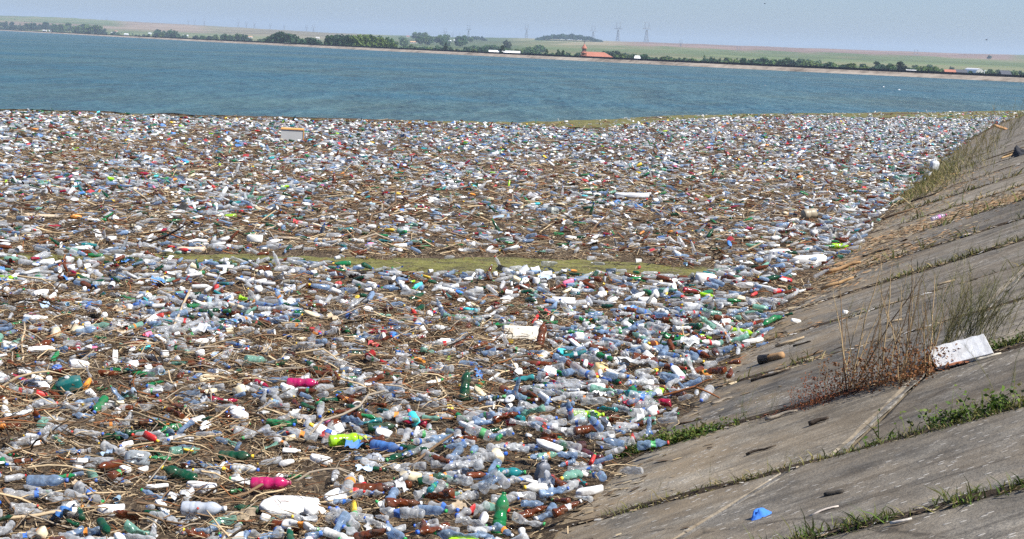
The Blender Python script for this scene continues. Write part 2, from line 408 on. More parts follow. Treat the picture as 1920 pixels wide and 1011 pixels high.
# near embankment: a solid slope under loose concrete slabs
def shore(Y):      # straight to y = 46, then bending slowly to the right
    X = SO[0] + .3625 * Y
    if Y > 46: X += .00052 * (Y - 46) ** 2 + .0000035 * (Y - 46) ** 3
    return X
ysh = list(np.linspace(-12, 44, 15)) + list(np.linspace(48, 150, 35))
S = np.array([(shore(y), y) for y in ysh]); T = np.gradient(S, axis=0); T /= np.linalg.norm(T, axis=1)[:, None]; Nn = np.stack([T[:, 1], -T[:, 0]], 1)
A_END = 62.0
V = []
for i in range(len(S)):
    sink = .11 * (1 - sstep(47, 50, ysh[i]))
    for b in (-5, -1.6, -.5, 0, .6, 1.2, 2.0, 2.8, 3.6, 5, 7.2, 8.2, 13):
        z = min(b, 7.4) * SLOPE - (sink if b < 8 else 0)
        V.append((*(S[i] + Nn[i] * b), z))
k = 13; F = np.array([(i * k + j, (i + 1) * k + j, (i + 1) * k + j + 1, i * k + j + 1) for i in range(len(S) - 1) for j in range(k - 1)])
EMB = tag(link('embankment', mesh('embankment', np.array(V), F[:, ::-1]), None, M['concrete']), kind='structure')

V = [(*(S[i] + Nn[i] * 12.9), 3.09) for i in range(len(S))] + [(430, 60, 3.0), (430, -160, 3.0), (0, -160, 3.0)]
tag(link('ground', mesh('ground', V, [tuple(range(len(V)))[::-1]]), None, simple('dry_grass_ground', (.13, .12, .05), .95, .4, .6, .1)), kind='structure')
def slab_poly(corners, thick, seed):
    """a cast slab: ragged chipped edges, worn top rim; corners are (a, b)"""
    r = random.Random(seed); pts = []
    for i in range(4):
        p, q = corners[i], corners[(i + 1) % 4]; n = 9
        for j in range(n):
            f = j / n; jx = (r.random() - .5) * .035 if j else 0; jy = (r.random() - .5) * .035 if j else 0
            pts.append((p[0] + (q[0] - p[0]) * f + jx, p[1] + (q[1] - p[1]) * f + jy))
    n = len(pts); cx = sum(p[0] for p in pts) / n; cyy = sum(p[1] for p in pts) / n
    lift = r.uniform(-.012, .012); tl = r.uniform(-.006, .006)
    def P(p, z): return bank(p[0], p[1], z + lift + tl * (p[1] - cyy))
    V = [P(p, -thick) for p in pts] + [P(p, -.018) for p in pts] + [P((p[0] + (cx - p[0]) * .016, p[1] + (cyy - p[1]) * .016), 0) for p in pts]
    F = [tuple(range(2 * n, 3 * n))] + [(i, (i + 1) % n, n + (i + 1) % n, n + i) for i in range(n)] + [(n + i, n + (i + 1) % n, 2 * n + (i + 1) % n, 2 * n + i) for i in range(n)]
    return V, [f[::-1] for f in F]
seams = [3.0, 5.0, 7.0, 8.95, 10.85, 13.2, 15.6, 18.2, 20.9, 23.9, 27.2, 30.6, 34.2, 38.0, 41.8, 45.8, 50.0]
cuts = {3: (1.05, 1.85), 4: (2.15, 2.55), 5: (2.62, 2.95), 6: (2.93, 3.34)}      # strips whose slabs meet in a mortar joint
for i in range(len(seams) - 1):
    a0, a1 = seams[i] + .028, seams[i + 1] - .028
    c0, c1 = cuts.get(i, (4.6, 4.6)); g = .03
    for j, cs in enumerate(([(a0, -1.5), (a1, -1.5), (a1, c1 - g), (a0, c0 - g)], [(a0, c0 + g), (a1, c1 + g), (a1, 7.2), (a0, 7.2)])):
        V, F = slab_poly(cs, .105, i * 7 + j)
        link('slab', mesh('slab', V, F), EMB, M['concrete'])
    if i in cuts:       # pale mortar filling the joint across the strip
        V = []; 
        for f in np.linspace(0, 1, 12):
            c = c0 + (c1 - c0) * f; w = .03 + rnd.uniform(-.014, .02)
            for d, z in ((-w, -.012), (-w * .8, -.005), (w * .8, -.004), (w, -.012)): V.append(bank(a0 + (a1 - a0) * f, c + d, z + rnd.uniform(-.006, .006)))
        F = [(q * 4 + m, q * 4 + m + 1, q * 4 + m + 5, q * 4 + m + 4) for q in range(11) for m in range(3)]
        link('mortar_joint', mesh('mortar_joint', V, F), EMB, M['mortar'])
V = []; F = []
for a in seams:         # dark soil caught in the seams
    q0 = len(V); nn = 40
    for f in np.linspace(-.3, 7, nn):
        w = .03 + .035 * rnd.random()
        for d, z in ((-w, -.012), (0, .012 + .02 * rnd.random()), (w, -.012)): V.append(bank(a + d, f, z))
    F += [(q0 + i * 3 + m, q0 + i * 3 + m + 1, q0 + i * 3 + m + 4, q0 + i * 3 + m + 3) for i in range(nn - 1) for m in range(2)]
tag(link('joint_soil', mesh('joint_soil', V, [f[::-1] for f in F]), EMB, M['soil']), kind='stuff')

# ------------------------------------------------------------------ FLOATING MASS: extent, mat, algae
FAR_EDGE = [at_z(x, y)[:2] for x, y in ((-160, 204), (0, 210), (300, 219), (640, 228), (960, 232), (1100, 229), (1300, 218), (1600, 215), (1800, 212.5), (1920, 212), (2100, 211))]
fe_az = np.array([p[0] / p[1] for p in FAR_EDGE]); fe_y = np.array([p[1] for p in FAR_EDGE])
NZ = Noise(5); NZ2 = Noise(9); NZ3 = Noise(21)
def far_y(az): return np.interp(az, fe_az, fe_y)
def shore_v(Y):
    Y = np.asarray(Y, float); e = np.maximum(Y - 46, 0); return SO[0] + .3625 * Y + .00052 * e ** 2 + .0000035 * e ** 3
def off_shore(X, Y): return (shore_v(Y) - X) * .94        # metres of water between the point and the shore (negative on the slope)
BAND = [(-200, 480, 484), (0, 481, 486), (220, 482, 488), (400, 481, 493), (640, 485, 504), (960, 487, 517), (1200, 494, 522), (1330, 506, 519), (1350, 513, 514), (2000, 513, 513)]
b_az = np.array([at_z(x, (u + l) / 2)[0] / at_z(x, (u + l) / 2)[1] for x, u, l in BAND]); b_far = np.array([at_z(x, u)[1] for x, u, l in BAND]); b_near = np.array([at_z(x, l)[1] for x, u, l in BAND])
def in_band(X, Y):
    az = X / Y; w = .9 * (NZ(X * .9, Y * 1.3) - .5) + .4 * (NZ2(X * 3.1, Y * 3.1) - .5); return (Y + w > np.interp(az, b_az, b_near)) & (Y + w < np.interp(az, b_az, b_far))
def edge_gap(X, Y): return far_y(X / Y) + 1.6 * (NZ(X * .7, X * .7 + 3) - .5) - Y      # metres inside the far edge
def edge_scum(X, Y):    # olive scum outside and along the right half of the far edge
    az = X / Y; wd = np.interp(az, [-.4, -.1, .0, .06, .12, .2, .3, .36], [.8, 1.2, 3.0, 8, 6, 3.5, 13, 18])
    return edge_gap(X, Y) < wd * (.55 + .9 * NZ2(X * .35, Y * .18))
def twigness(X, Y):
    az = X / Y; f = NZ.fbm(X / 1.9, Y / 2.6 + 11, 3)
    b = np.interp(Y, [8, 10, 11, 13, 17, 18.5, 20, 22.5, 24, 25.5, 31, 38, 44, 60, 90], [.03, .02, .04, .10, .09, .03, -.16, -.22, .05, .13, .12, .12, .02, -.05, -.08])
    o = off_shore(X, Y); lim = np.interp(Y, [8, 14, 24, 26, 40, 60], [1.0, 1.9, 2.4, .9, .9, 1.2])
    b = b - .5 * (1 - sstep(lim * .5, lim, o))
    return sstep(.43, .57, f + b)

# mat of broken twigs and silt between and under everything
rows = np.concatenate([np.arange(7.4, 26, .14), np.geomspace(26, 118, 200)]); us = np.linspace(-.46, .40, 230)
gy, gu = np.meshgrid(rows, us, indexing='ij'); gx = gu * gy; lim = shore_v(gy) + .12 + .25 * NZ(gy * 2.2, gy * 0); gx = np.minimum(gx, lim)
gyc = np.minimum(gy, far_y(gx / gy) + 1.4 * (NZ(gx * .7, gx * .7 + 3) - .5))
gz = .012 + .06 * sstep(.2, .8, NZ2.fbm(gx * 4.5, gyc * 4.5, 3)) * twigness(gx, gyc) + .015 * rng.random(gx.shape)
gz = np.where(in_band(gx, gyc), .004, gz)
gz = np.where(gx > shore_v(gyc) - .02, np.maximum(gz, (gx - shore_v(gyc)) * .94 * SLOPE + .01), gz)
V = np.stack([gx, gyc, gz], 2).reshape(-1, 3); n = len(us)
F = np.array([(i * n + j, i * n + j + 1, (i + 1) * n + j + 1, (i + 1) * n + j) for i in range(len(rows) - 1) for j in range(n - 1)])
A = V[F]; area = np.linalg.norm(np.cross(A[:, 2] - A[:, 0], A[:, 3] - A[:, 1]), axis=1); F = F[area > 1e-5]
tag(link('debris_mat', mesh('debris_mat', V, F), None, M['debris']), kind='stuff')
# floating algae: the green band across the rubbish and the scum along the far edge
def sheet(name, xs, near, far, z, nn=5):
    V = []; 
    for x, a, b in zip(xs, near, far):
        for f in np.linspace(0, 1, nn): V.append((x(f, a, b) if callable(x) else x, a + (b - a) * f, z + (.0 if f in (0, 1) else .012 * rnd.random())))
    F = np.array([(i * nn + j, (i + 1) * nn + j, (i + 1) * nn + j + 1, i * nn + j + 1) for i in range(len(xs) - 1) for j in range(nn - 1)])
    return np.array(V), F
azs = np.linspace(-.42, .145, 160); nb = np.interp(azs, b_az, b_near) - .25 + .3 * NZ(azs * 60, azs * 0 + 2); fb = np.interp(azs, b_az, b_far) + .25 - .3 * NZ(azs * 60, azs * 0 + 8)
nn = 8; V = []
for a, n0, f0 in zip(azs, nb, np.maximum(fb, nb + .02)):
    for f in np.linspace(0, 1, nn): y = n0 + (f0 - n0) * f; V.append((a * y, y, .030 + .02 * rnd.random() - (.03 if f in (0, 1) else 0)))
F = np.array([(i * nn + j, (i + 1) * nn + j, (i + 1) * nn + j + 1, i * nn + j + 1) for i in range(len(azs) - 1) for j in range(nn - 1)])[:, ::-1]
tag(link('floating_algae', mesh('floating_algae', V, F), None, M['algae']), 'olive green algae band floating across the rubbish', None, None, 'stuff')
azs = np.linspace(-.42, .42, 260); V = []
for a in azs:
    y = float(far_y(a)); out = np.interp(a, [-.4, 0, .06, .12, .3, .36], [.5, .7, 1.2, .8, 2.5, 5]); inn = np.interp(a, [-.4, -.1, .0, .06, .12, .2, .3, .36], [.5, 1, 3.0, 8, 6, 3.5, 13, 18])
    w = float(NZ(a * 90, 4) - .5) * 1.6
    for f in np.linspace(0, 1, 7): yy = y + out + w - (out + inn) * f; V.append((min(a * yy, shore(yy) + .4), yy, .022 + .02 * rnd.random() + .05 * f))
nn = 7; F = np.array([(i * nn + j, (i + 1) * nn + j, (i + 1) * nn + j + 1, i * nn + j + 1) for i in range(len(azs) - 1) for j in range(nn - 1)])
tag(link('edge_algae', mesh('edge_algae', V, F), None, M['algae']), 'olive green scum along the open water edge of the rubbish', None, None, 'stuff')

# ------------------------------------------------------------------ templates of the rubbish
def crumple(V, L, R, p):
    V = V.copy(); x = V[:, 0] / L
    sq = 1 - p['flat'] * np.exp(-((x - p['fx']) / p['fw']) ** 2); ang = p['fa']
    c, s = math.cos(ang), math.sin(ang); y, z = V[:, 1] * c + V[:, 2] * s, -V[:, 1] * s + V[:, 2] * c
    z = z * sq; y = y * (1 + .35 * (1 - sq))
    th = np.arctan2(z, y); d = 1 - p['dent'] * np.clip(np.sin(th * 2 + p['t1'] + x * 9) * np.sin(x * p['k'] + p['t2']), 0, 1) - p['dent'] * .5 * np.clip(np.sin(th * 3 + p['t2'] - x * 17), 0, 1)
    ends = np.clip(np.minimum(x, .9 - x) * 7, 0, 1); d = 1 - (1 - d) * ends
    y, z = y * d, z * d
    z = z + p['bend'] * L * (x - .5) ** 2
    tw = p['twist'] * x; y, z = y * np.cos(tw) - z * np.sin(tw), y * np.sin(tw) + z * np.cos(tw)
    V[:, 1], V[:, 2] = y, z; V[:, 0] -= L / 2
    return V
PROF_HI = [(0, .02), (0, .72), (.015, .93), (.05, 1), (.17, 1), (.19, .93), (.21, 1), (.29, 1), (.31, .93), (.33, 1), (.41, 1), (.43, .90), (.50, .88), (.57, .90), (.59, 1), (.66, 1), (.72, .93), (.78, .76), (.84, .50), (.88, .33), (.915, .30), (.92, .40), (.93, .30), (.945, .30)]
PROF_MID = [(0, .05), (.01, .9), (.05, 1), (.2, 1), (.3, .93), (.4, 1), (.5, .88), (.6, 1), (.68, .98), (.78, .75), (.87, .35), (.945, .30)]
PROF_LO = [(0, .75), (.06, 1), (.66, 1), (.82, .6), (.9, .3)]
def tris(F):
    o = []
    for f in F:
        for i in range(1, len(f) - 1): o.append((f[0], f[i], f[i + 1]))
    return np.array(o, np.int32)
def lathe_x(prof, L, R, n):
    V = []; F = []
    for x, r in prof:
        for k in range(n): V.append((x * L, R * r * math.cos(2 * math.pi * k / n), R * r * math.sin(2 * math.pi * k / n)))
    for i in range(len(prof) - 1):
        for k in range(n): F.append((i * n + k, (i + 1) * n + k, (i + 1) * n + (k + 1) % n, i * n + (k + 1) % n))
    F.append(tuple(range(n))); 
    return V, F
def bottle_parts(L, R, lod, p):
    """[(V, T)] for body, cap, label band"""
    prof, n = ((PROF_HI, 16), (PROF_MID, 9), (PROF_LO, 5))[lod]
    out = []
    V, F = lathe_x(prof, L, R, n); out.append((crumple(np.array(V), L, R, p), tris(F)))
    cr = .40 if R > .04 else .44
    pc = [(.935, cr), (.995, cr * .96), (1.0, cr * .3)] if lod < 2 else [(.89, .42), (1.0, .40)]
    V, F = lathe_x(pc, L, R, max(6, n - 4) if lod < 2 else 4); F = F + ([tuple(range(len(V) - (max(6, n - 4) if lod < 2 else 4), len(V)))[::-1]] if lod < 2 else [])
    out.append((crumple(np.array(V), L, R, p), tris(F)))
    if lod < 2:
        V, F = lathe_x([(.435, .97), (.44, .985), (.50, .93), (.575, .985), (.58, .97)], L, R * 1.02, n); out.append((crumple(np.array(V), L, R, p), tris(F[:-1])))
    else: out.append((np.zeros((0, 3)), np.zeros((0, 3), np.int32)))
    return out
CRUMPLES = []
for i in range(9):
    c = 0 if i < 2 else (1 if i < 5 else 2)
    CRUMPLES.append(dict(state=('', 'dented', 'crushed')[c], flat=(0.04, .36, .64)[c] * rnd.uniform(.8, 1.2), fx=rnd.uniform(.25, .65), fw=rnd.uniform(.2, .45), fa=rnd.uniform(0, 3), dent=(.05, .34, .52)[c] * rnd.uniform(.8, 1.2),
                         t1=rnd.uniform(0, 6), t2=rnd.uniform(0, 6), k=rnd.uniform(7, 13), bend=(.0, .18, .40)[c] * rnd.uniform(-1, 1), twist=rnd.uniform(-.7, .7) * c * .6))
SIZES = [('large', .335, .052), ('', .315, .045), ('small', .215, .033)]
TPL = {}       # (size, crumple, lod) -> parts
for si, (nm, L, R) in enumerate(SIZES):
    for ci, p in enumerate(CRUMPLES):
        for lod in range(3): TPL[si, ci, lod] = bottle_parts(L, R, lod, p)
# colour families of the bottles: name, weight, linear colour, opacity
TONES = [('clear', .56, (.70, .72, .735), .23), ('pale blue', .15, (.33, .47, .66), .28), ('brown', .13, (.17, .042, .012), .70), ('dark green', .06, (.006, .085, .038), .68), ('bright green', .028, (.02, .25, .085), .70),
         ('pale green', .035, (.25, .50, .40), .45), ('milky white', .03, (.72, .72, .69), .92), ('crimson', .007, (.40, .015, .055), .82), ('lime yellow', .003, (.42, .75, .02), .85), ('teal', .012, (.02, .26, .28), .75)]
CAPS = [(None, .30, None), ('blue', .2, (.03, .12, .50)), ('white', .22, (.72, .72, .70)), ('red', .1, (.55, .025, .02)), ('yellow', .07, (.75, .50, .03)), ('green', .11, (.02, .28, .07))]
BANDS = [(None, .80, None), ('white', .12, (.66, .66, .66)), ('blue', .1, (.05, .16, .50)), ('red', .06, (.5, .04, .04)), ('green', .05, (.06, .3, .1)), ('orange', .05, (.7, .25, .04))]
def pick(tab, n): w = np.array([t[1] for t in tab]); return rng.choice(len(tab), n, p=w / w.sum())

# opaque rubbish: foam chunk, detergent bottle, tub, can, lid, foam strip
def foam_tpl(seed, d):
    r = random.Random(seed); m = MB(); n = 9; top = []; V = []
    for k in range(n):
        a = 2 * math.pi * k / n; e = max(abs(math.cos(a)), abs(math.sin(a))); q = .5 / e * r.uniform(.78, 1.02); V.append((q * math.cos(a) * d[0], q * math.sin(a) * d[1]))
    ring = [[(x * s, y * s, z + r.uniform(-.1, .1) * d[2]) for x, y in V] for s, z in ((.93, -d[2] / 2), (1, -d[2] * .35), (1, d[2] * .32), (.92, d[2] / 2))]
    m.add([v for q in ring for v in q], [(i * n + k, i * n + (k + 1) % n, (i + 1) * n + (k + 1) % n, (i + 1) * n + k) for i in range(3) for k in range(n)] + [tuple(range(3 * n, 4 * n)), tuple(range(n))[::-1]])
    return np.array(m.v), tris(m.f)
def detergent_tpl(lod):
    prof = [(0, .7), (.03, 1), (.3, 1), (.45, .93), (.6, 1), (.72, .9), (.80, .5), (.84, .32)]; V, F = lathe_x(prof if lod == 0 else prof[::2] + [prof[-1]], .27, .055, 12 if lod == 0 else 6)
    V = np.array(V); V[:, 2] *= .58; V[:, 0] -= .135; W2, F2 = lathe_x([(.83, .36), (.98, .34), (1, .15)], .27, .055, 8 if lod == 0 else 5); W2 = np.array(W2); W2[:, 0] -= .135
    return (V, tris(F)), (W2, tris(F2))
def chip_tpl(seed, d):
    r = random.Random(seed); m = MB(); m.box((0, 0, 0), d, 0, .9); m.v = [(x * r.uniform(.8, 1.1), y * r.uniform(.8, 1.1), z * r.uniform(.8, 1.1)) for x, y, z in m.v]; return np.array(m.v), tris(m.f)
def tub_tpl(lod):
    n = 12 if lod == 0 else 7; V, F = lathe_x([(0, .3), (0, .78), (.95, 1), (.96, 1.08), (1.0, 1.08), (.99, .97), (.06, .74), (.05, .1)], .11, .048, n); V = np.array(V); V[:, 0] -= .055; return V, tris(F)
def can_tpl(lod):
    n = 12 if lod == 0 else 6; V, F = lathe_x([(0, .8), (.03, 1), (.86, 1), (.90, .8), (.905, .35), (1, .35), (1, .02)], .2, .028, n); V = np.array(V); V[:, 0] -= .1; return V, tris(F)
def lid_tpl(lod):
    m = MB(); m.lathe([(.02, .014), (.055, .014), (.062, .008), (.062, -.008), (.056, -.008), (.054, .004), (.01, .004)], 14 if lod == 0 else 7); return np.array(m.v), tris(m.f)
NONE = (np.zeros((0, 3)), np.zeros((0, 3), np.int32))
OTHER = []      # name, category, weight, parts per lod, palette, material
WHITE = ('white', (.78, .78, .76)); CREAM = ('cream', (.66, .56, .38))
OTHER.append(('foam_chunk', 'foam chunk', .36, [[(foam_tpl(s, d), NONE) for s, d in ((1, (.22, .13, .06)), (2, (.15, .12, .09)), (3, (.34, .09, .05)), (4, (.12, .1, .05)))], [(chip_tpl(s, d), NONE) for s, d in ((1, (.22, .13, .06)), (2, (.15, .12, .09)), (3, (.34, .09, .05)), (4, (.12, .1, .05)))]], [WHITE] * 5 + [CREAM], 'foam'))
OTHER.append(('detergent_bottle', 'plastic bottle', .26, [[detergent_tpl(l)] for l in (0, 1)], [WHITE] * 11 + [('blue', (.05, .2, .55)), ('yellow', (.75, .52, .04)), ('pink', (.75, .18, .32)), ('orange', (.75, .27, .03)), ('turquoise', (.05, .5, .55)), ('red', (.5, .02, .02)), ('red', (.5, .02, .02))], 'solid'))
OTHER.append(('plastic_tub', 'tub', .16, [[(tub_tpl(l), NONE)] for l in (0, 1)], [WHITE] * 7 + [('red', (.45, .03, .03)), ('pale blue', (.35, .55, .7)), ('cream', (.6, .52, .36))], 'solid'))
OTHER.append(('spray_can', 'spray can', .10, [[(can_tpl(l), NONE)] for l in (0, 1)], [WHITE] * 4 + [('red', (.45, .03, .03)), ('blue', (.06, .16, .45)), ('silver', (.5, .5, .5)), ('silver', (.42, .42, .42)), ('orange', (.6, .2, .03))], 'solid'))
def wrapper_tpl(seed, n):
    nz = Noise(seed); V = []
    for i in range(n):
        for j in range(n):
            u, v = i / (n - 1) - .5, j / (n - 1) - .5; V.append((.26 * u * (1 - .3 * float(nz(u * 4 + 9, v * 4))), .17 * v * (1 - .4 * float(nz(u * 3 + 40, v * 5))), .10 * float(nz(u * 5 + 5, v * 5 + 20)) - .03))
    return np.array(V), tris([(i * n + j, (i + 1) * n + j, (i + 1) * n + j + 1, i * n + j + 1) for i in range(n - 1) for j in range(n - 1)])
OTHER.append(('plastic_wrapper', 'wrapper', .24, [[(wrapper_tpl(s, 7), NONE) for s in (61, 62, 63)], [(wrapper_tpl(s, 3), NONE) for s in (61, 62, 63)]], [WHITE, ('greyish', (.55, .57, .6)), ('greyish', (.48, .5, .52)), ('pale blue', (.4, .52, .66)), ('blue', (.06, .2, .5)), ('tan', (.42, .33, .22)), ('black', (.03, .03, .03)), ('silver', (.45, .46, .47)), ('red', (.45, .04, .05))], 'solid'))
OTHER.append(('plastic_disc', 'disc', .09, [[(lid_tpl(l), NONE)] for l in (0, 1)], [WHITE] * 6 + [('red', (.5, .03, .03)), ('yellow', (.7, .5, .05)), ('blue', (.05, .14, .45)), ('green', (.03, .25, .08)), ('pink', (.6, .15, .32))], 'solid'))

def rotm(roll, pitch, yaw):
    cr, sr, cp, sp, cyw, sy = np.cos(roll), np.sin(roll), np.cos(pitch), np.sin(pitch), np.cos(yaw), np.sin(yaw); n = len(roll); R = np.zeros((n, 3, 3))
    R[:, 0, 0] = cyw * cp; R[:, 0, 1] = cyw * sp * sr - sy * cr; R[:, 0, 2] = cyw * sp * cr + sy * sr
    R[:, 1, 0] = sy * cp; R[:, 1, 1] = sy * sp * sr + cyw * cr; R[:, 1, 2] = sy * sp * cr - cyw * sr
    R[:, 2, 0] = -sp; R[:, 2, 1] = cp * sr; R[:, 2, 2] = cp * cr
    return R
class Joiner:
    def __init__(s): s.V = []; s.F = []; s.C = []; s.n = 0
    def add(s, V, T, R, P, col):
        """one template at many places; col (n,4)"""
        n, k = len(P), len(V)
        if n == 0 or k == 0: return
        X = np.einsum('nij,kj->nki', R, V) + P[:, None, :]
        s.V.append(X.reshape(-1, 3).astype(np.float32)); s.F.append((T[None] + (np.arange(n) * k)[:, None, None] + s.n).reshape(-1, 3).astype(np.int32)); s.C.append(np.repeat(col, len(T), axis=0).astype(np.float32)); s.n += n * k
    def build(s, name, mat, smooth):
        V = np.concatenate(s.V); F = np.concatenate(s.F); print('JOIN', name, len(V), len(F))
        return link(name, mesh(name, V, F, smooth, np.concatenate(s.C)), None, mat)

def scatter(dens, y0, y1, u0=-.42, u1=.42, up=.25, minsep=0):
    """points on the floating mass with a density function (per m2)"""
    dmax = float(dens.dmax); area = (u1 - u0) * (y1 ** 2 - y0 ** 2) / 2; n = int(area * dmax)
    Y = np.sqrt(rng.random(n) * (y1 ** 2 - y0 ** 2) + y0 ** 2); X = (u0 + (u1 - u0) * rng.random(n)) * Y
    ok = (off_shore(X, Y) > -up * rng.random(n) ** 3) & (edge_gap(X, Y) > 0); X, Y = X[ok], Y[ok]
    ok = rng.random(len(X)) * dmax < dens(X, Y); X, Y = X[ok], Y[ok]
    if minsep:
        cell = {}; keep = []
        for i in range(len(X)):
            k = (int(X[i] / minsep), int(Y[i] / minsep)); bad = False
            for a in (-1, 0, 1):
                for b in (-1, 0, 1):
                    for j in cell.get((k[0] + a, k[1] + b), ()):
                        if (X[i] - X[j]) ** 2 + (Y[i] - Y[j]) ** 2 < minsep ** 2: bad = True
            if not bad: cell.setdefault(k, []).append(i); keep.append(i)
        X, Y = X[keep], Y[keep]
    return X, Y

# ------------------------------------------------------------------ FAR SHORE: trees, houses, church, pylons
def dam_depth(x): return float(np.interp(x, [-100, 0, 320, 640, 1280, 1920, 2100], [2000, 1745, 1000, 619, 409, 320, 300]))
def crest_px(x): return float(np.interp(x, [-100, 0, 320, 640, 960, 1280, 1600, 1920, 2050], [48, 54, 70.5, 86.5, 100, 113.5, 127, 141, 147]))
def crown_mesh(kind, seed):
    r = np.random.default_rng(seed); lobes = []
    if kind == 'round':
        for k in range(9): a = r.uniform(0, 6.28); q = r.uniform(.05, .26); z = r.uniform(.34, .8); lobes.append((q * math.cos(a), q * math.sin(a), z, r.uniform(.13, .22) * (1 - .5 * max(0, z - .6))))
        n, sz = 420, .075
    elif kind == 'tall':
        for k in range(9): z = .2 + .075 * k; lobes.append((r.uniform(-.05, .05), r.uniform(-.05, .05), z, r.uniform(.09, .14) * (1.15 - abs(z - .45)))) 
        n, sz = 420, .052
    elif kind == 'conifer':
        for k in range(8): z = .16 + .095 * k; lobes.append((r.uniform(-.03, .03), r.uniform(-.03, .03), z, .21 * (1.08 - z)))
        n, sz = 380, .055
    else:
        for k in range(9): a = r.uniform(0, 6.28); q = r.uniform(.1, .5); lobes.append((q * math.cos(a), q * math.sin(a), r.uniform(.25, .62), r.uniform(.22, .36)))
        n, sz = 420, .105
    V = []; F = []
    w = np.array([l[3] ** 2 for l in lobes]); pk = r.choice(len(lobes), n, p=w / w.sum())
    for i in range(n):
        x, y, z, R = lobes[pk[i]]; d = r.normal(size=3); d /= np.linalg.norm(d); c = np.array([x, y, z]) + d * R * r.uniform(.65, 1.08)
        u = r.normal(size=3); u /= np.linalg.norm(u); v = np.cross(u, d + .4 * r.normal(size=3)); v /= (np.linalg.norm(v) + 1e-6); s = sz * r.uniform(.6, 1.4); b = len(V)
        V += [c + u * s, c + v * s * .7, c - u * s, c - v * s * .7]; F.append((b, b + 1, b + 2, b + 3))
    return mesh('crown', V, F)
CROWN = {k: [crown_mesh(k, 50 + 10 * i + j) for j in range(4)] for i, k in enumerate(('round', 'tall', 'conifer', 'shrub'))}
tm = MB(); tm.tube([(0, 0, -.08), (.005, 0, .2), (0, .01, .55), (.01, 0, .8)], [.022, .018, .012, .004], 5)
for k in range(5):
    a = k * 1.3; tm.tube([(0, 0, .3 + .06 * k), (.1 * math.cos(a), .1 * math.sin(a), .42 + .07 * k), (.18 * math.cos(a), .18 * math.sin(a), .52 + .06 * k)], [.010, .006, .002], 4)
TRUNK = tm.me('trunk'); TRUNK.materials.append(M['bark'])
for ms in CROWN.values():
    for m in ms: m.materials.append(M['leaf'])
GREENS = [(.048, .108, .030), (.034, .084, .036), (.070, .125, .032), (.028, .068, .034), (.09, .14, .038), (.038, .088, .044)]
KNAME = {'round': 'broadleaf_tree', 'tall': 'poplar_tree', 'conifer': 'conifer_tree', 'shrub': 'shrub'}
def tree(kind, x, ytop, Y, label, group=None, col=None, wide=1.0, base=None):
    P = at_y(x, ytop, Y); g = float(land_z(P[0], P[1])) if base is None else base; h = max(P[2] - g, 2.2)
    t = empty(KNAME[kind], (P[0], P[1], g)); t.rotation_euler = (0, 0, rnd.uniform(0, 6.28)); t.scale = (h * wide, h * wide, h)
    tag(t, label, 'shrub' if kind == 'shrub' else 'tree', group)
    c = link('crown', rnd.choice(CROWN[kind]), t); paint(c, col or rnd.choice(GREENS))
    link('trunk', TRUNK, t)
    return t
row_px = [0, 60, 130, 185, 200, 280, 292, 330, 345, 400, 412, 460, 470, 500, 560, 600, 615, 740, 752, 830, 900, 960, 1050, 1130, 1160, 1250, 1300, 1400, 1450, 1500, 1560, 1640, 1720, 1745, 1790, 1860, 1930]
row_h = [h * 1.05 for h in [11, 12, 13, 13, 5, 5, 11, 12, 6, 6, 10, 10, 5, 6, 8, 7, 8, 10, 8, 7, 9, 7, 9, 10, 9, 9, 11, 8, 11, 11, 8, 8, 8, 11, 8, 7, 7]]
x = -16.0; i = 0
while x < 1940:
    hh = float(np.interp(x, row_px, row_h)) * rnd.uniform(.55, 1.35); d = dam_depth(x) * rnd.uniform(1.45, 1.9) + 90
    kd = rnd.choices(['round', 'shrub', 'tall', 'conifer'], [5, 3, .8, .5])[0]
    sect = 'left of the tall wood' if x < 600 else ('between tall wood and church' if x < 1085 else ('between church and tall dark tree' if x < 1680 else 'right of the tall dark tree'))
    nm = {'round': 'small round tree', 'shrub': 'low bush', 'tall': 'slim tree', 'conifer': 'small conifer'}[kd]
    tree(kd, x, crest_px(x) - hh, d, f'{nm} behind the dam, {sect}', f'row behind the dam, {sect}', wide=1.25 if kd == 'round' else 1)
    x += rnd.choice((rnd.uniform(5, 9), rnd.uniform(8, 17))) * (1 if kd != 'tall' else .6); i += 1
# second, farther line on the left and in the middle
x = 0.0
while x < 1920:
    hh = float(np.interp(x, row_px, row_h)) * rnd.uniform(1.1, 1.45)
    if rnd.random() < (.95 if x < 190 or 285 < x < 335 or 405 < x < 465 else .32):
        tree('round', x, crest_px(x) - hh, dam_depth(x) * 1.15 + rnd.uniform(450, 700), 'bluish round tree in the farther line beyond the dam', 'farther line of trees beyond the dam', wide=1.2, col=rnd.choice(GREENS[1:4]))
    x += rnd.uniform(9, 16)
# the tall wood: upright trees standing close together
for n, x in enumerate(np.linspace(612, 738, 30)):
    top = float(np.interp(x, [610, 630, 650, 665, 680, 700, 715, 730, 740], [64, 61, 60, 58, 57, 59, 62, 66, 74])) + rnd.uniform(-1.2, 3.2)
    bright = x > 655 and rnd.random() < .6
    tree('tall', x, top + (4 if bright else 0), 840 - (70 if bright else 0) + rnd.uniform(-25, 25), 'light green poplar at the front of the tall wood' if bright else 'dark upright tree in the tall wood by the dam', 'light poplars of the tall wood' if bright else 'dark trees of the tall wood', wide=1.15, col=(.10, .155, .036) if bright else rnd.choice(GREENS[:2] + [GREENS[3]]))
for x, top in ((508, 64), (516, 60), (524, 57.5), (531, 58), (540, 61), (549, 63), (558, 66)):
    tree('round', x, top, 940 + rnd.uniform(-30, 30), 'big dark rounded tree in the clump left of the tall wood', 'clump of big dark trees left of the tall wood', col=GREENS[3], wide=1.1)
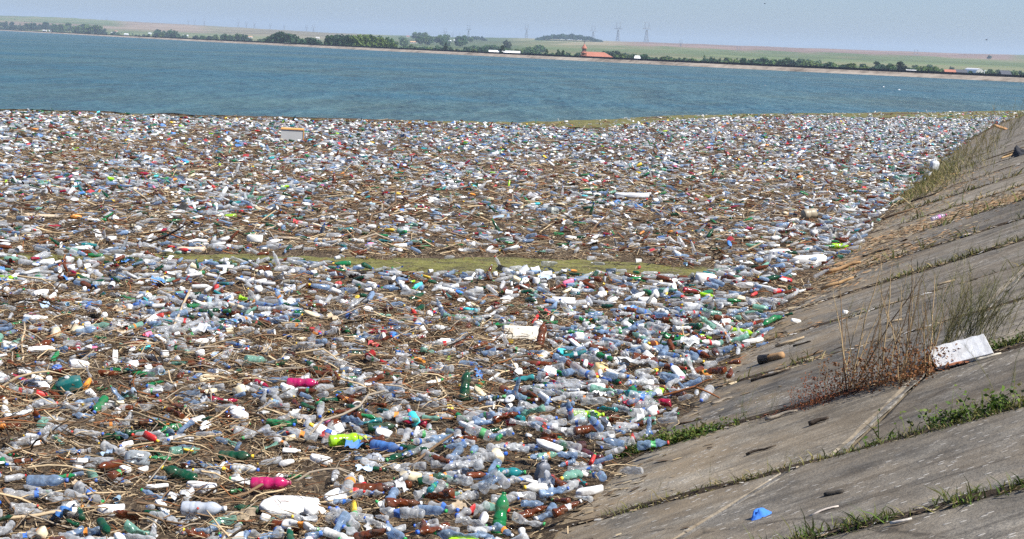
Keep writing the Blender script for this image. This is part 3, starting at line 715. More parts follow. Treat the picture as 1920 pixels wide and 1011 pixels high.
for x, top in ((567, 68), (575, 67), (585, 69), (592, 70)):
    tree('round', x, top, 900, 'medium tree between the dark clump and the tall wood', 'trees between the dark clump and the tall wood', col=GREENS[1])
tree('tall', 1691, 111.5, 620, 'tall dark tree standing alone above the right-hand treeline', col=(.022, .04, .02), wide=1.7)
tree('round', 1147, 92, 800, 'big round dark tree right behind the church roof', col=(.028, .05, .025), wide=1.5)
tree('round', 1157, 94, 800, 'round dark tree at the right end of the church', col=(.03, .055, .03), wide=1.3)
tree('conifer', 835, 77, 700, 'tall dark conifer left of the long white roof, alone above the bushes', col=(.022, .04, .025), wide=1.1)
tree('conifer', 943, 80, 640, 'dark bushy tree rising behind the long white roof', col=(.022, .042, .022), wide=1.5)
tree('round', 950, 72, 1250, 'bluish tree on the hillside above the long white roof', col=(.03, .05, .035), wide=.8)
for x in (1026, 1047, 1056): tree('conifer', x, 89, 620, 'small dark conifer between the long white roof and the church', 'dark conifers left of the church', col=GREENS[3], wide=1.1)
tree('tall', 1645, 113, 760, 'bluish upright tree left of the tall dark tree', col=GREENS[3], wide=1.6)
tree('round', 1855, 103.5, 1900, 'lone round tree on the bright green hilltop field', col=GREENS[3], wide=1.5)
# blue hillside of the far village
for k in range(34):
    x = rnd.uniform(755, 885); Y = rnd.uniform(1500, 2300); P = at_y(x, 80, Y); g = float(land_z(P[0], Y)); top = px((P[0], Y, g + rnd.uniform(8, 13)))[1]
    tree('round', x, top, Y, 'bluish tree on the hazy village hillside', 'trees on the village hillside', wide=1.3, col=rnd.choice(GREENS[:3]))
for k in range(14):
    x = rnd.uniform(880, 1010); Y = rnd.uniform(1050, 1350); P = at_y(x, 80, Y); g = float(land_z(P[0], Y)); top = px((P[0], Y, g + rnd.uniform(5, 9)))[1]
    tree('shrub', x, top, Y, 'bluish bush on the slope above the long white roof', 'bushes on the slope above the white roof', wide=1.6, col=rnd.choice(GREENS[:3]))
# woods: leaf masses nobody could count
def wood(name, x0, x1, ytop, Y, depth, n, label, col, base_y=None):
    r = np.random.default_rng(int(abs(x0))); V = []; F = []; C = []
    for i in range(n):
        u = r.uniform(-1, 1); prof = (1 - abs(u) ** 2.2) * (.85 + .2 * math.sin(u * 23) * r.random()); x = (x0 + x1) / 2 + u * (x1 - x0) / 2
        yy = Y + r.uniform(-.5, .5) * depth; P = at_y(x, 80, yy); g = float(land_z(P[0], yy)); top = at_y((x0 + x1) / 2, ytop, Y)[2] - float(land_z(at_y((x0 + x1) / 2, 80, Y)[0], Y))
        c = np.array([P[0], yy, g + top * prof * r.uniform(.25, 1) ** .6]); a = r.normal(size=3); b = r.normal(size=3); s = r.uniform(.5, 1.3) * .0011 * Y ** .94; k = len(V)
        V += [c + a * s * .6, c + b * s * .6, c - a * s * .6, c - b * s * .6]; F.append((k, k + 1, k + 2, k + 3)); v = r.uniform(.75, 1.25); C.append((col[0] * v, col[1] * v, col[2] * v, 1))
    o = link(name, mesh(name, V, F), None, M['leaf_attr']); at = o.data.attributes.new('Col', 'FLOAT_COLOR', 'FACE'); at.data.foreach_set('color', np.array(C, np.float32).ravel())
    return tag(o, label, None, None, 'stuff')
wood('hilltop_wood', 1004, 1129, 64.5, 2550, 150, 7500, 'dark oval wood on the crest of the hill', (.022, .058, .034))
wood('hedge_wood', 868, 912, 68.5, 2300, 60, 900, 'dark thicket on the skyline left of the oval wood', (.026, .05, .034))
wood('left_wood', -30, 186, 45, 2350, 90, 4200, 'long hazy wood at the foot of the left hills', (.03, .055, .034))

def depth_of_ground(x, ybase, lo):
    for Y in np.arange(lo, 3400, 15.0):
        P = at_y(x, 80, Y); g = float(land_z(P[0], Y))
        if px((P[0], Y, g))[1] <= ybase: return float(Y)
    return 2300.0
def box_building(name, x, ytop, wpx, Y, depth, wall, roof, label, roof_h=.4, cat='house', group=None, gable=True, rz=0.0, roof_over=.3):
    P = at_y(x, ytop, Y); g = float(land_z(P[0], P[1])); w = wpx / FPX * Y; h = max(P[2] - g, 2.0)
    rh = h * roof_h; wh = h - rh
    t = tag(empty(name, (P[0], P[1], g)), label, cat, group); t.rotation_euler = (0, 0, rz)
    MB().box((0, 0, wh / 2 - .3), (w, depth, wh + .6)).build('wall', wall, t)
    a, b = w / 2 + roof_over, depth / 2 + roof_over; ri = 0 if gable else min(a * .5, b * .9)
    MB().add([(-a, -b, wh), (a, -b, wh), (a, b, wh), (-a, b, wh), (-a + ri, 0, h), (a - ri, 0, h)], [(0, 1, 5, 4), (2, 3, 4, 5), (1, 2, 5), (3, 0, 4), (3, 2, 1, 0)]).build('roof', roof, t)
    nwin = max(1, int(w / 3.2))
    for k in range(nwin):
        wx = (-(nwin - 1) / 2 + k) * w / nwin; MB().box((wx, -depth / 2 - .03, wh * .62), (.9, .10, min(1.1, wh * .4))).build('window', M['glass_dark'], t)
    return t
# red roofed church
Yc = 600.0; Pc = at_y(1118, 97.8, Yc); gc = float(land_z(Pc[0], Yc)); sc_ = Yc / FPX
ch = tag(empty('church', (Pc[0], Yc, gc)), 'church with long red hipped roof and tiered tower behind the dam', 'church'); hr = Pc[2] - gc
wl, wd, we = 63 * sc_, 8.0, hr - 10 * sc_
MB().box((0, 0, we / 2 - .5), (wl - 1.2, wd - 1, we + 1)).build('wall', M['wall_white'], ch)
a, b = wl / 2 + .5, wd / 2
MB().add([(-a, -b, we), (a, -b, we), (a, b, we), (-a, b, we), (-a + 3.5, 0, hr), (a - 4.2, 0, hr)], [(0, 1, 5, 4), (2, 3, 4, 5), (1, 2, 5), (3, 0, 4), (3, 2, 1, 0)]).build('roof', M['roof_red'], ch)
for k in range(4): MB().box((-4.5 + 3 * k, -wd / 2 + .46, we * .6), (.8, .1, 1.4)).build('window', M['glass_dark'], ch)
tw = link('tower', MB().box((0, 0, hr * .5), (2.5, 2.5, hr + 1.0)).box((0, 0, hr + 1.25), (1.9, 1.9, 2.2)).me('tower'), ch, M['roof_red']); tw.location = (-23 * sc_, -2.6, 0); tw.scale = (.85, .85, .90)
MB().lathe([(1.75, hr + .05), (1.75, hr + .35), (1.2, hr + .75)], 8).build('lower_eave', M['roof_red'], tw)
MB().lathe([(1.5, hr + 2.2), (1.35, hr + 2.6), (.9, hr + 3.1), (.3, hr + 4.0), (.05, hr + 4.3)], 8).build('spire', M['roof_red'], tw)
MB().box((0, 0, hr + 5.0), (.16, .16, 1.6)).box((0, 0, hr + 5.2), (.8, .16, .16)).build('cross', M['roof_dark'], tw)
for k in (-1, 1): MB().box((k * .5, -.97, hr + 1.4), (.45, .1, 1.2)).build('belfry_opening', M['roof_dark'], tw)

box_building('shed', 946, 95, 56, 640, 6, M['wall_white'], M['roof_white'], 'long low shed with white sheet roof behind the dam', .30, 'shed')
box_building('house', 1195, 104.5, 15, 600, 6, M['wall_white'], M['roof_white'], 'small house with white gabled roof right of the church', .5, gable=False)
box_building('trailer', 1708, 131, 15, 420, 2.4, M['paint_white'], M['roof_white'], 'white box trailer standing behind the dam right of the tall tree', .08, 'trailer')
box_building('barn', 1781, 130.5, 18, 450, 5, M['roof_red'], M['roof_red'], 'low barn with bright red roof behind the right-hand dam', .45, 'barn')
box_building('barn', 1801, 130.5, 20, 480, 6, M['wall_white'], M['roof_dark'], 'low barn with dark slate roof beside the red barn', .5, 'barn')
box_building('house', 1884, 132, 16, 520, 6, M['roof_red'], M['roof_dark'], 'reddish brick house near the right edge behind bushes', .35)
# arched white hall
Y = 640.0; P = at_y(1826, 128, Y); g = float(land_z(P[0], Y)); w = 19 / FPX * Y; h = P[2] - g
t = tag(empty('arched_hall', (P[0], Y, g)), 'pale hall with arched roof right of the dark-roofed barn', 'hall')
arc = [(w / 2 * math.cos(q), h * .35 + h * .65 * math.sin(q)) for q in np.linspace(0, math.pi, 13)]
V = [(x, -9, z) for x, z in arc] + [(x, 9, z) for x, z in arc]; n = 13
MB().add(V, [(i, i + 1, n + i + 1, n + i) for i in range(n - 1)]).build('roof', M['roof_white'], t)
MB().add([(x * .985, y, z * .99) for x, y, z in V] + [(w / 2 * .985, -9, -1), (-w / 2 * .985, -9, -1)], [tuple(range(n)) + (2 * n + 1, 2 * n)]).build('wall', M['wall_white'], t)
ORANGE_TILE = simple('orange_tile', (.50, .30, .17), .8)
for n_, (x, yt, wp, hz) in enumerate(((13, 47.5, 6, 1), (84, 56.2, 6, 0), (97, 56.2, 9, 0), (212, 60.5, 6, 1), (218, 57.5, 4, 2), (237, 63, 7, 0), (281, 61.5, 5, 0), (293, 64.5, 9, 0), (303, 61.5, 7, 3), (348, 65.5, 9, 0), (466, 67.5, 14, 3), (596, 69.5, 6, 1), (776, 77.5, 12, 3), (758, 82.5, 6, 0), (805, 78.5, 6, 1), (790, 73.5, 7, 2), (812, 75, 5, 0), (765, 67, 5, 2), (780, 67.5, 6, 2), (843, 75.5, 6, 0), (853, 74.5, 4, 0), (1620, 126, 4, 0))):
    lab = ['small white house', 'cream house', 'house with reddish roof', 'house with pale orange roof'][hz]
    where = ['at the far left among trees', 'left of two white roofs on the shore', 'right one of two white roofs on the shore', 'above the low dark wood left', 'with tall red gable left of the tall wood', 'low on the shore by the low dark wood', 'at the left foot of the round wood', 'close to the water below the round wood', 'half hidden in the round wood', 'alone close to the water, left third', 'behind the dam bend left of dark clump', 'between dark clump and tall wood',
             'right of the tall wood, largest there', 'low and just right of the tall wood', 'beside the village bushes, right of largest', 'halfway up the village hillside', 'in the village hillside gardens', 'leftmost on the village skyline', 'second on the village skyline', 'below the skyline thicket, left one', 'below the skyline thicket, right one', 'tiny, left of the tall dark tree'][n_]
    Y = depth_of_ground(x, yt + (3.2 if hz != 3 else 4), dam_depth(x) * 1.12 + 60)
    box_building('house', x, yt, wp, Y, 6, M['paint_white'] if hz == 0 else M['wall_white'], [M['roof_white'], M['wall_white'], M['roof_red'], ORANGE_TILE][hz], f'{lab} {where}', .45, group=None)
# two vans on the crest road
for x, lab in ((527, 'white van parked on the dam crest below the dark clump'), (539.5, 'pale van parked just right of the white van on the crest')):
    P = at_y(x, 80.6, dam_depth(x) * 1.06); t = tag(empty('parked_van', (P[0], P[1], P[2] - 1.9)), lab, 'van')
    b = MB().box((0, 0, .95), (4.4, 1.8, 1.1)).box((-.3, 0, 1.75), (3.3, 1.7, .6), 0, .88); b.build('body', M['paint_white'], t)
    MB().box((.2, -.87, 1.7), (2.2, .05, .4)).build('window', M['glass_dark'], t)
    for k in (-1.4, 1.4):
        w = MB(); w.lathe([(.02, -.1), (.33, -.1), (.33, .1), (.02, .1)], 10); o = w.build('wheel', M['tyre'], t); o.rotation_euler = (math.pi / 2, 0, 0); o.location = (k, -.86, .33)
    MB().box((0, 0, -.7), (6, 3, 1.4)).build('ground_pad', M['dam'], t) if False else None
# lamp post
P = at_y(1846, 132, 430); g = float(land_z(P[0], 430)); t = tag(empty('lamp_post', (P[0], 430, g)), 'single pale lamp post behind the dam near the right edge', 'lamp post')
MB().tube([(0, 0, 0), (0, 0, P[2] - g)], [.14, .09], 6).build('pole', M['paint_white'], t); MB().box((.25, 0, P[2] - g), (.7, .22, .14)).build('lamp_head', M['paint_white'], t)

# pylons: one built, the rest copied with their parts
def lattice():
    m = MB(); z1 = .64; a0, a1 = .095, .024; r = .0085
    for k in (-1, 1):
        for j in (-1, 1): m.tube([(k * a0, j * a0, -.03), (k * a1, j * a1, z1)], r, 4)
    for i in range(5):
        za, zb = z1 * i / 5, z1 * (i + 1) / 5; wa, wb = a0 + (a1 - a0) * i / 5, a0 + (a1 - a0) * (i + 1) / 5
        for j in (-1, 1):
            m.tube([(-wa, j * wa, za), (wb, j * wb, zb)], r * .6, 3); m.tube([(wa, j * wa, za), (-wb, j * wb, zb)], r * .6, 3); m.tube([(j * wa, -wa, za), (j * wb, wb, zb)], r * .6, 3)
    return m.me('lattice_body')
LAT = lattice(); LAT.materials.append(M['steel'])
hm = MB(); hm.tube([(.022, 0, .63), (.085, 0, .80), (.092, 0, 1.0)], .0085, 4); hm.tube([(.06, 0, .72), (.13, 0, .78), (.092, 0, .9)], .006, 4); HORN = hm.me('horn'); HORN.materials.append(M['steel'])
am = MB(); am.tube([(-.2, 0, .695), (.2, 0, .695)], .009, 4); am.tube([(-.2, 0, .695), (0, 0, .745), (.2, 0, .695)], .006, 4)
for q in (-.19, -.1, .1, .19): am.tube([(q, 0, .695), (q, 0, .655)], .006, 3)
ARM = am.me('crossarm'); ARM.materials.append(M['steel'])
tb = MB(); tb.tube([(-.13, 0, .965), (.13, 0, .965)], .007, 4); TOPB = tb.me('top_beam'); TOPB.materials.append(M['steel'])
py0 = None
PYL = [(200, 32.5, 13, 4200), (353, 35, 12, 4200), (365, 35, 12, 4200), (383, 34, 16, 4000), (447, 36.5, 15, 4000), (462, 40, 13, 4200), (477, 39.5, 13, 4200), (507, 43.5, 13, 4100), (533, 44.5, 14, 4000), (575, 46.5, 18, 3800), (588, 45.5, 19, 3800), (803, 60, 14, 3500), (835, 53, 23, 2900), (849, 61, 14, 3300), (862, 62, 12, 3300),
       (879, 47, 26, 2900), (988, 46, 26, 2800), (1113, 48, 31, 3000), (1160, 42, 36, 2750), (1213.5, 41, 39, 2650), (1277, 74, 22, 2100), (1385, 85.5, 24, 2000), (1472, 88, 21, 2100), (1560, 96, 22, 2000), (1718, 93, 28, 2100), (1740, 103, 18, 2000)]
PW = ['far left on the hazy skyline', 'leftmost of the close pair on the left skyline', 'right of the close pair on the left skyline', 'clear taller one left of the skyline gap', 'left of the pair above the distant hedge', 'second from left above the distant hedge', 'third from left above the distant hedge', 'above the dark tree clump, left one', 'above the dark tree clump, right one', 'left of the twin masts by the tall wood', 'right of the twin masts by the tall wood',
      'faint one over the village', 'above the tall dark conifer', 'small one between conifer and tall skyline pylon', 'tiny one just left of the skyline thicket', 'rising from the skyline thicket', 'alone left of the oval wood', 'behind the right end of the oval wood', 'left one of two tall pylons above the church', 'tallest one right of the church tower', 'low against the hill right of the white gabled house', 'faint against the green slope, mid right', 'second faint one against the green slope', 'third faint one against the green slope', 'large twin-horned one above the tall dark tree', 'small one right of the tall dark tree']
for i, (x, yt, hp, Y) in enumerate(PYL):
    P = at_y(x, yt, Y); h = hp / FPX * Y * 1.05; g = float(land_z(P[0], Y)); h = max(h, min(P[2] - g, h * 1.9)) if g > P[2] - h * 2 else h
    t = tag(empty('power_pylon', (P[0], Y, P[2] - h)), 'lattice power pylon, ' + PW[i], 'pylon', 'pylons along the hills'); t.scale = (h * 1.0, h, h); t.rotation_euler = (0, 0, rnd.uniform(-.35, .35))
    link('lattice_body', LAT, t); link('horn', HORN, t); o = link('horn', HORN, t); o.rotation_euler = (0, 0, math.pi); link('crossarm', ARM, t); link('top_beam', TOPB, t)
# gulls
def gull(P, s, flying, label):
    t = tag(empty('gull', P), label, 'bird', None); t.rotation_euler = (0, 0, rnd.uniform(0, 6)); t.scale = (s, s, s)
    MB().lathe([(.01, -.22), (.05, -.12), (.07, 0), (.055, .12), (.04, .17), (.045, .2), (.02, .25), (.005, .28)], 8).build('body', M['paint_white'] if not flying else M['roof_dark'], t, True).rotation_euler = (math.pi / 2, 0, 0)
    for k in (-1, 1):
        if flying: MB().add([(k * .04, -.08, .02), (k * .04, .08, .02), (k * .32, .10, .14), (k * .62, -.06, .05), (k * .30, -.06, .13)], [(0, 1, 2, 4), (4, 2, 3)]).build('wing', M['roof_dark'], t)
        else: MB().add([(k * .05, .1, .05), (k * .07, -.1, .05), (k * .03, -.3, .06), (k * .02, .02, .075)], [(0, 1, 2, 3)]).build('wing', M['roof_white'], t)
for x, y, l in ((1657, 163, 'white gull on the water, middle of three far gulls'), (1686, 168.5, 'white gull on the water, rightmost of three far gulls'), (1434, 160.5, 'white gull on the water, leftmost of three far gulls')):
    P = at_z(x, y, .06); gull(P, .8, False, l)
gull(at_y(1850, 75, 150), .55, True, 'dark bird flying above the right hills'); gull(at_y(1434, 7, 170), .5, True, 'dark bird flying near the top edge of the sky')

# ------------------------------------------------------------------ SPECIAL PIECES OF RUBBISH (also the landmarks of the labels)
CLEAR = []      # discs kept free of other rubbish
LAND = []
def base_z(X, Y):
    o = off_shore(X, Y); return np.maximum(.03, -o * SLOPE + .02) + .10 * np.exp(-((o - .7) / .8) ** 2)
def spot(x, y, r=.2, name=None):
    P = at_z(x, y, .06)
    if off_shore(P[0], P[1]) < 0: P = at_bank(x, y)
    CLEAR.append((P[0], P[1], r))
    if name: LAND.append((name, P[0], P[1]))
    return P
def place(o, P, rot): m = rot.to_4x4(); m.translation = Vector(P); o.matrix_world = m; return o
E3 = lambda r, p, y: (Matrix.Rotation(y, 3, 'Z') @ Matrix.Rotation(p, 3, 'Y') @ Matrix.Rotation(r, 3, 'X'))
def foam_piece(x, y, d, label, rot=(0, 0, 0), col=(.80, .80, .78), seed=1, r=.22, z=.03, cat='foam slab', name='foam_slab', lm=None):
    V, T = foam_tpl(seed, d); P = spot(x, y, r, lm); o = link(name, mesh(name, V, T), None, M['foam']); place(o, (P[0], P[1], P[2] + z), E3(*rot)); paint(o, col)
    return tag(o, label, cat)
foam_piece(545, 955, (.54, .36, .05), 'big flat white foam sheet with broken edges at the bottom left', (.03, .05, .2), seed=4, r=.3, lm='the big white foam sheet')
foam_piece(628, 941, (.2, .17, .05), 'small broken white foam piece touching the big sheet', (.2, -.15, .9), seed=6, r=.12)
foam_piece(983, 636, (.60, .05, .16), 'long cream foam slab standing on edge in mid rubbish', (-.35, .03, .03), (.74, .70, .60), 3, .28, .07, lm='the upright cream foam slab')
foam_piece(1320, 531, (.38, .2, .12), 'thick white foam block right of the algae band', (0, .05, .4), seed=8, r=.25, z=.08, lm='the thick white foam block')
foam_piece(1514, 497, (.70, .16, .12), 'long white foam beam lying near the slope', (.1, -.06, .25), seed=9, r=.35, z=.1, lm='the long white foam beam')
foam_piece(1462, 482, (.4, .18, .1), 'white foam piece behind the long foam beam', (.1, -.06, .1), seed=10, r=.2, z=.08)
foam_piece(1408, 655, (.34, .05, .05), 'thin white foam bar pointing out of the rubbish edge', (.1, -.1, .45), seed=12, r=.15, z=.1)
foam_piece(1212, 568, (.3, .1, .08), 'white foam strip lying below the algae, right of centre', (.1, .05, .2), seed=13)
foam_piece(1055, 567, (.38, .09, .08), 'long white foam strip lying below the algae near centre', (0, .02, .05), seed=14)
foam_piece(148, 691, (.22, .13, .1), 'rounded white foam float at the left', (.1, .05, .1), (.72, .72, .7), 15, lm='the rounded white float')
foam_piece(378, 921, (.26, .08, .08), 'narrow white foam bar left of the big sheet', (.1, .05, -.15), seed=16)
foam_piece(208, 964, (.2, .09, .07), 'small white foam bar at the lower left', (.1, .05, .15), seed=17)
foam_piece(1322, 716, (.13, .1, .09), 'orange foam block at the edge of the slope', (.2, .1, .3), (.62, .27, .07), 18, .1, .08, 'foam block', 'foam_block')
foam_piece(478, 458, (.28, .16, .11), 'large white foam lump just behind the algae', (.1, .1, .2), (.7, .7, .66), 19, .3, .1, lm='the large white foam lump')
foam_piece(1183, 372, (.9, .22, .1), 'flat grey-white foam panel far out in the rubbish', (0, 0, .1), (.66, .68, .7), 20, .5, .08)
foam_piece(600, 868, (.2, .08, .06), 'short white foam bar left of the lime bottle', (.1, .1, -.3), seed=23)
foam_piece(1104, 944, (.24, .05, .05), 'white foam rod at the slope edge low down', (.1, -.15, .2), seed=24, r=.12, z=.1)

def jerrycan(x, y, d, col, label, rot, lm=None, cat='jerrycan', alpha=1.0, mat='solid'):
    P = spot(x, y, .2, lm); w, dp, h = d; t = empty('jerrycan'); m = MB()
    V, T = foam_tpl(77, (1, 1, 1)); n = 14; prof = [(.86, 0), (1, .06), (1, .3), (.97, .5), (1, .7), (.98, .8), (.7, .93), (.3, 1)]
    for r, z in prof: m.v += [(w / 2 * r * np.sign(math.cos(q)) * abs(math.cos(q)) ** .45, dp / 2 * r * np.sign(math.sin(q)) * abs(math.sin(q)) ** .45, h * z) for q in np.linspace(0, 2 * math.pi, n, endpoint=False)]
    m.f = [(i * n + k, i * n + (k + 1) % n, (i + 1) * n + (k + 1) % n, (i + 1) * n + k) for i in range(len(prof) - 1) for k in range(n)] + [tuple(range(n))[::-1], tuple(range((len(prof) - 1) * n, len(prof) * n))]
    paint(m.build('body', M[mat], t, True), col, alpha)
    paint(MB().tube([(-w * .36, 0, h * .86), (-w * .3, 0, h * 1.08), (w * .12, 0, h * 1.10), (w * .2, 0, h * .9)], h * .05, 6).build('handle', M[mat], t, True), col, alpha)
    paint(MB().lathe([(w * .1, h * .96), (w * .1, h * 1.1), (w * .09, h * 1.12), (.001, h * 1.12)], 9, (w * .33 * 0, 0, 0)).build('cap', M['solid'], t), (.05, .05, .05) if col[0] > .3 else (.7, .7, .7))
    place(t, (P[0], P[1], P[2] + .03), E3(*rot)); return tag(t, label, cat)
jerrycan(133, 738, (.25, .15, .14), (.005, .10, .095), 'dark teal jerrycan with carrying handle at the left', (.15, -.25, .25), 'the dark teal jerrycan')
jerrycan(1118, 712, (.2, .13, .16), (.58, .43, .20), 'yellowed cream jerrycan near the slope', (.3, .5, .4), 'the yellowed jerrycan')
jerrycan(1750, 322, (.28, .2, .34), (.62, .66, .7), 'large white water jug with blue top beside the far weeds', (.1, .05, .3))
jerrycan(1012, 908, (.11, .08, .17), (.13, .145, .18), 'dark slate canister standing at a tilt near the slope', (.2, .12, .5), 'the dark slate canister')
jerrycan(255, 868, (.2, .13, .14), (.5, .56, .6), 'clear water jug lying left of centre bottom', (1.2, .2, .4), None, 'jug', .5, 'pet')
jerrycan(1030, 402, (.3, .2, .2), (.35, .37, .33), 'murky grey jug lying farther out', (1.3, .2, .9), None, 'jug', .8, 'pet')
# cream drum, black film, cabinet
P = spot(1522, 418, .45, 'the cream drum'); m = MB(); m.lathe([(.02, 0), (.17, 0), (.19, .03), (.19, .2), (.175, .22), (.19, .25), (.19, .46), (.165, .5), (.07, .53), (.02, .53)], 16)
t = tag(empty('drum'), 'dirty cream plastic drum lying by the slope', 'drum'); paint(m.build('body', M['solid'], t, True), (.30, .255, .18)); paint(MB().lathe([(.045, .53), (.045, .56), (.002, .56)], 10, (.06, 0, 0)).build('cap', M['solid'], t), (.3, .28, .22)); place(t, (P[0] - .2, P[1], P[2] + .17), E3(0, 1.45, .35)); t.scale = (.6, .6, .6)
def crumpled(x, y, size, col, label, name, cat, mat, seed, h=.5, bank_=False, rz=0.0, alpha=1.0, z=0.0, clear=.2, fall=.45):
    P = spot(x, y, clear); nz = Noise(seed); n = 15; V = []
    for i in range(n):
        for j in range(n):
            u, v = i / (n - 1) - .5, j / (n - 1) - .5; rr = math.hypot(u, v) * 2; k = float(nz(u * 5 + 9, v * 5 + 4)); k2 = float(nz(u * 11 + 30, v * 11))
            pinch = 1 - .35 * k2
            V.append((size[0] * u * pinch, size[1] * v * pinch, size[0] * h * max(0, 1 - rr ** 2 * fall * 2) * (.25 + .75 * k) + size[0] * .12 * k2 * h))
    F = np.array([(i * n + j, (i + 1) * n + j, (i + 1) * n + j + 1, i * n + j + 1) for i in range(n - 1) for j in range(n - 1)])
    o = link(name, mesh(name, np.array(V), F, False), None, M[mat]); rot = (BANK_ROT if bank_ else Matrix.Identity(3)) @ Matrix.Rotation(rz, 3, 'Z')
    place(o, (P[0], P[1], P[2] + z + .004), rot); paint(o, col, alpha); return tag(o, label, cat)
M['rag'] = opaque('cloth', False, .75, .2, .12)
crumpled(1556, 449, (.62, .34), (.02, .022, .025), 'crumpled black plastic film beside the cream drum', 'plastic_film', 'plastic film', 'solid', 31, .45, rz=.3)
crumpled(1428, 971, (.17, .10), (.05, .19, .62), 'crumpled blue rag lying on the bare concrete slope', 'rag', 'rag', 'rag', 38, .42, True, -1.0)
crumpled(1913, 292, (.75, .5), (.028, .03, .036), 'dark crumpled tarpaulin on the slope at the right edge', 'tarpaulin', 'tarpaulin', 'rag', 33, .38, True, .4)
crumpled(1000, 372, (.5, .3), (.6, .6, .62), 'crumpled whitish plastic bag far out in the rubbish', 'plastic_bag', 'plastic bag', 'pet', 34, .4, alpha=.8)
crumpled(1595, 392, (.5, .35), (.62, .62, .6), 'crumpled white plastic bag beside the slope weeds', 'plastic_bag', 'plastic bag', 'pet', 35, .4, alpha=.85)
crumpled(345, 395, (.4, .3), (.03, .03, .03), 'torn black bag far out on the left', 'plastic_bag', 'plastic bag', 'rag', 36, .5)
crumpled(700, 865, (.24, .14), (.55, .6, .68), 'pale crumpled plastic bag left of the blue bottle', 'plastic_bag', 'plastic bag', 'pet', 37, .4, alpha=.6)
P = spot(548, 262, .6); ca = empty('cabinet', (P[0], P[1], .0)); tag(ca, 'grey box cabinet with orange top standing in the far rubbish', 'cabinet'); ca.rotation_euler = (0, .02, .12)
g1 = simple('grey_board', (.40, .40, .39), .7, .12, 3); g2 = simple('orange_board', (.62, .32, .10), .7, .2, 5)
MB().box((0, -.28, .20), (.72, .03, .46)).build('front_panel', g1, ca); MB().box((0, .28, .20), (.72, .03, .46)).build('back_panel', g1, ca)
for k in (-1, 1): MB().box((k * .375, 0, .20), (.03, .59, .46)).build('side_panel', g1, ca)
MB().box((0, 0, .445), (.80, .64, .035)).build('top_board', g2, ca); MB().box((.405, -.30, .2), (.03, .03, .44)).build('corner_strip', g2, ca)

# driftwood, branches, planks
def stick(name, pts, rad, col, label, cat, parent_mat='twig', n=6, group=None, forks=()):
    o = MB(); c = Vector(np.mean(np.array(pts), 0)); o.tube([Vector(p) - c for p in pts], rad, n)
    for f in forks: o.tube([Vector(p) - c for p in f[0]], f[1], 5)
    ob = o.build(name, M['twig'], None, True); ob.location = c; paint(ob, col); return tag(ob, label, cat, group)
def lay(x0, y0, x1, y1, z0=.1, z1=.1, sag=.0, n=6, bankside=False):
    A = (at_bank(x0, y0) if bankside else at_z(x0, y0, 0)) + np.array([0, 0, z0]); B = (at_bank(x1, y1) if bankside else at_z(x1, y1, 0)) + np.array([0, 0, z1]); s = np.array([rnd.uniform(-1, 1), rnd.uniform(-1, 1), .3]) * np.linalg.norm(B - A) * .03
    return [tuple(A * (1 - f) + B * f + s * math.sin(f * 9) * (0 < f < 1) + np.array([0, 0, sag * 4 * f * (1 - f)])) for f in np.linspace(0, 1, n)]
BROWN, BEIGE, DARK, GREYW = (.13, .085, .05), (.42, .32, .20), (.035, .026, .02), (.26, .22, .17)
stick('branch', [tuple(at_z(x, y, z)) for x, y, z in ((258, 455, .08), (285, 452, .12), (312, 442, .22), (335, 430, .36), (352, 418, .52))], [.022, .022, .02, .016, .008], (.03, .025, .025), 'dark curved branch arching up behind the algae on the left', 'branch')
stick('branch', lay(322, 628, 358, 568, .05, .22), [.016] * 5 + [.008], BEIGE, 'pale stick poking up steeply left of centre', 'branch')
stick('branch', lay(580, 840, 720, 770, .12, .2, .03), [.012] * 6, GREYW, 'long grey branch lying in the tangle left of the green bottle', 'branch')
stick('branch', lay(0, 1000, 120, 988, .1, .12), [.014] * 6, BEIGE, 'long pale pole lying along the bottom left corner', 'branch')
stick('branch', lay(1130, 345, 1210, 352, .1, .1), [.03] * 6, BEIGE, 'pale log lying far out near the right slope', 'branch')
stick('branch', lay(520, 455, 640, 459, .08, .08), [.03] * 6, (.5, .40, .28), 'long pale pole beside the large white foam lump', 'branch')
stick('branch', lay(905, 360, 990, 350, .1, .15), [.02] * 6, DARK, 'dark pole lying far out near the centre', 'branch')
stick('branch', lay(690, 430, 760, 380, .05, .4), [.02] * 5 + [.008], BROWN, 'brown branch sticking up from the far brown tangle', 'branch')
stick('branch', lay(405, 770, 505, 812, .1, .1, .02), [.012] * 6, BROWN, 'brown bent branch in the tangle at lower left', 'branch')
stick('branch', lay(760, 905, 860, 850, .1, .2, .03), [.012] * 6, BROWN, 'brown branch lying below the green bottles at centre', 'branch')
stick('branch', lay(40, 690, 46, 645, .02, .25), [.012] * 6, BEIGE, 'short pale stick standing upright at the far left', 'branch')
stick('branch', lay(1090, 460, 1140, 430, .05, .35), [.016] * 6, BROWN, 'brown stick leaning up right of centre beyond the algae', 'branch')
stick('plank', lay(332, 475, 384, 475, .06, .06), [.05] * 6, (.55, .42, .30), 'pale plank floating in the algae at left', 'plank', n=4)
stick('plank', lay(30, 411, 150, 413, .06, .06), [.05] * 6, (.48, .38, .27), 'long pale plank far out at the left', 'plank', n=4)
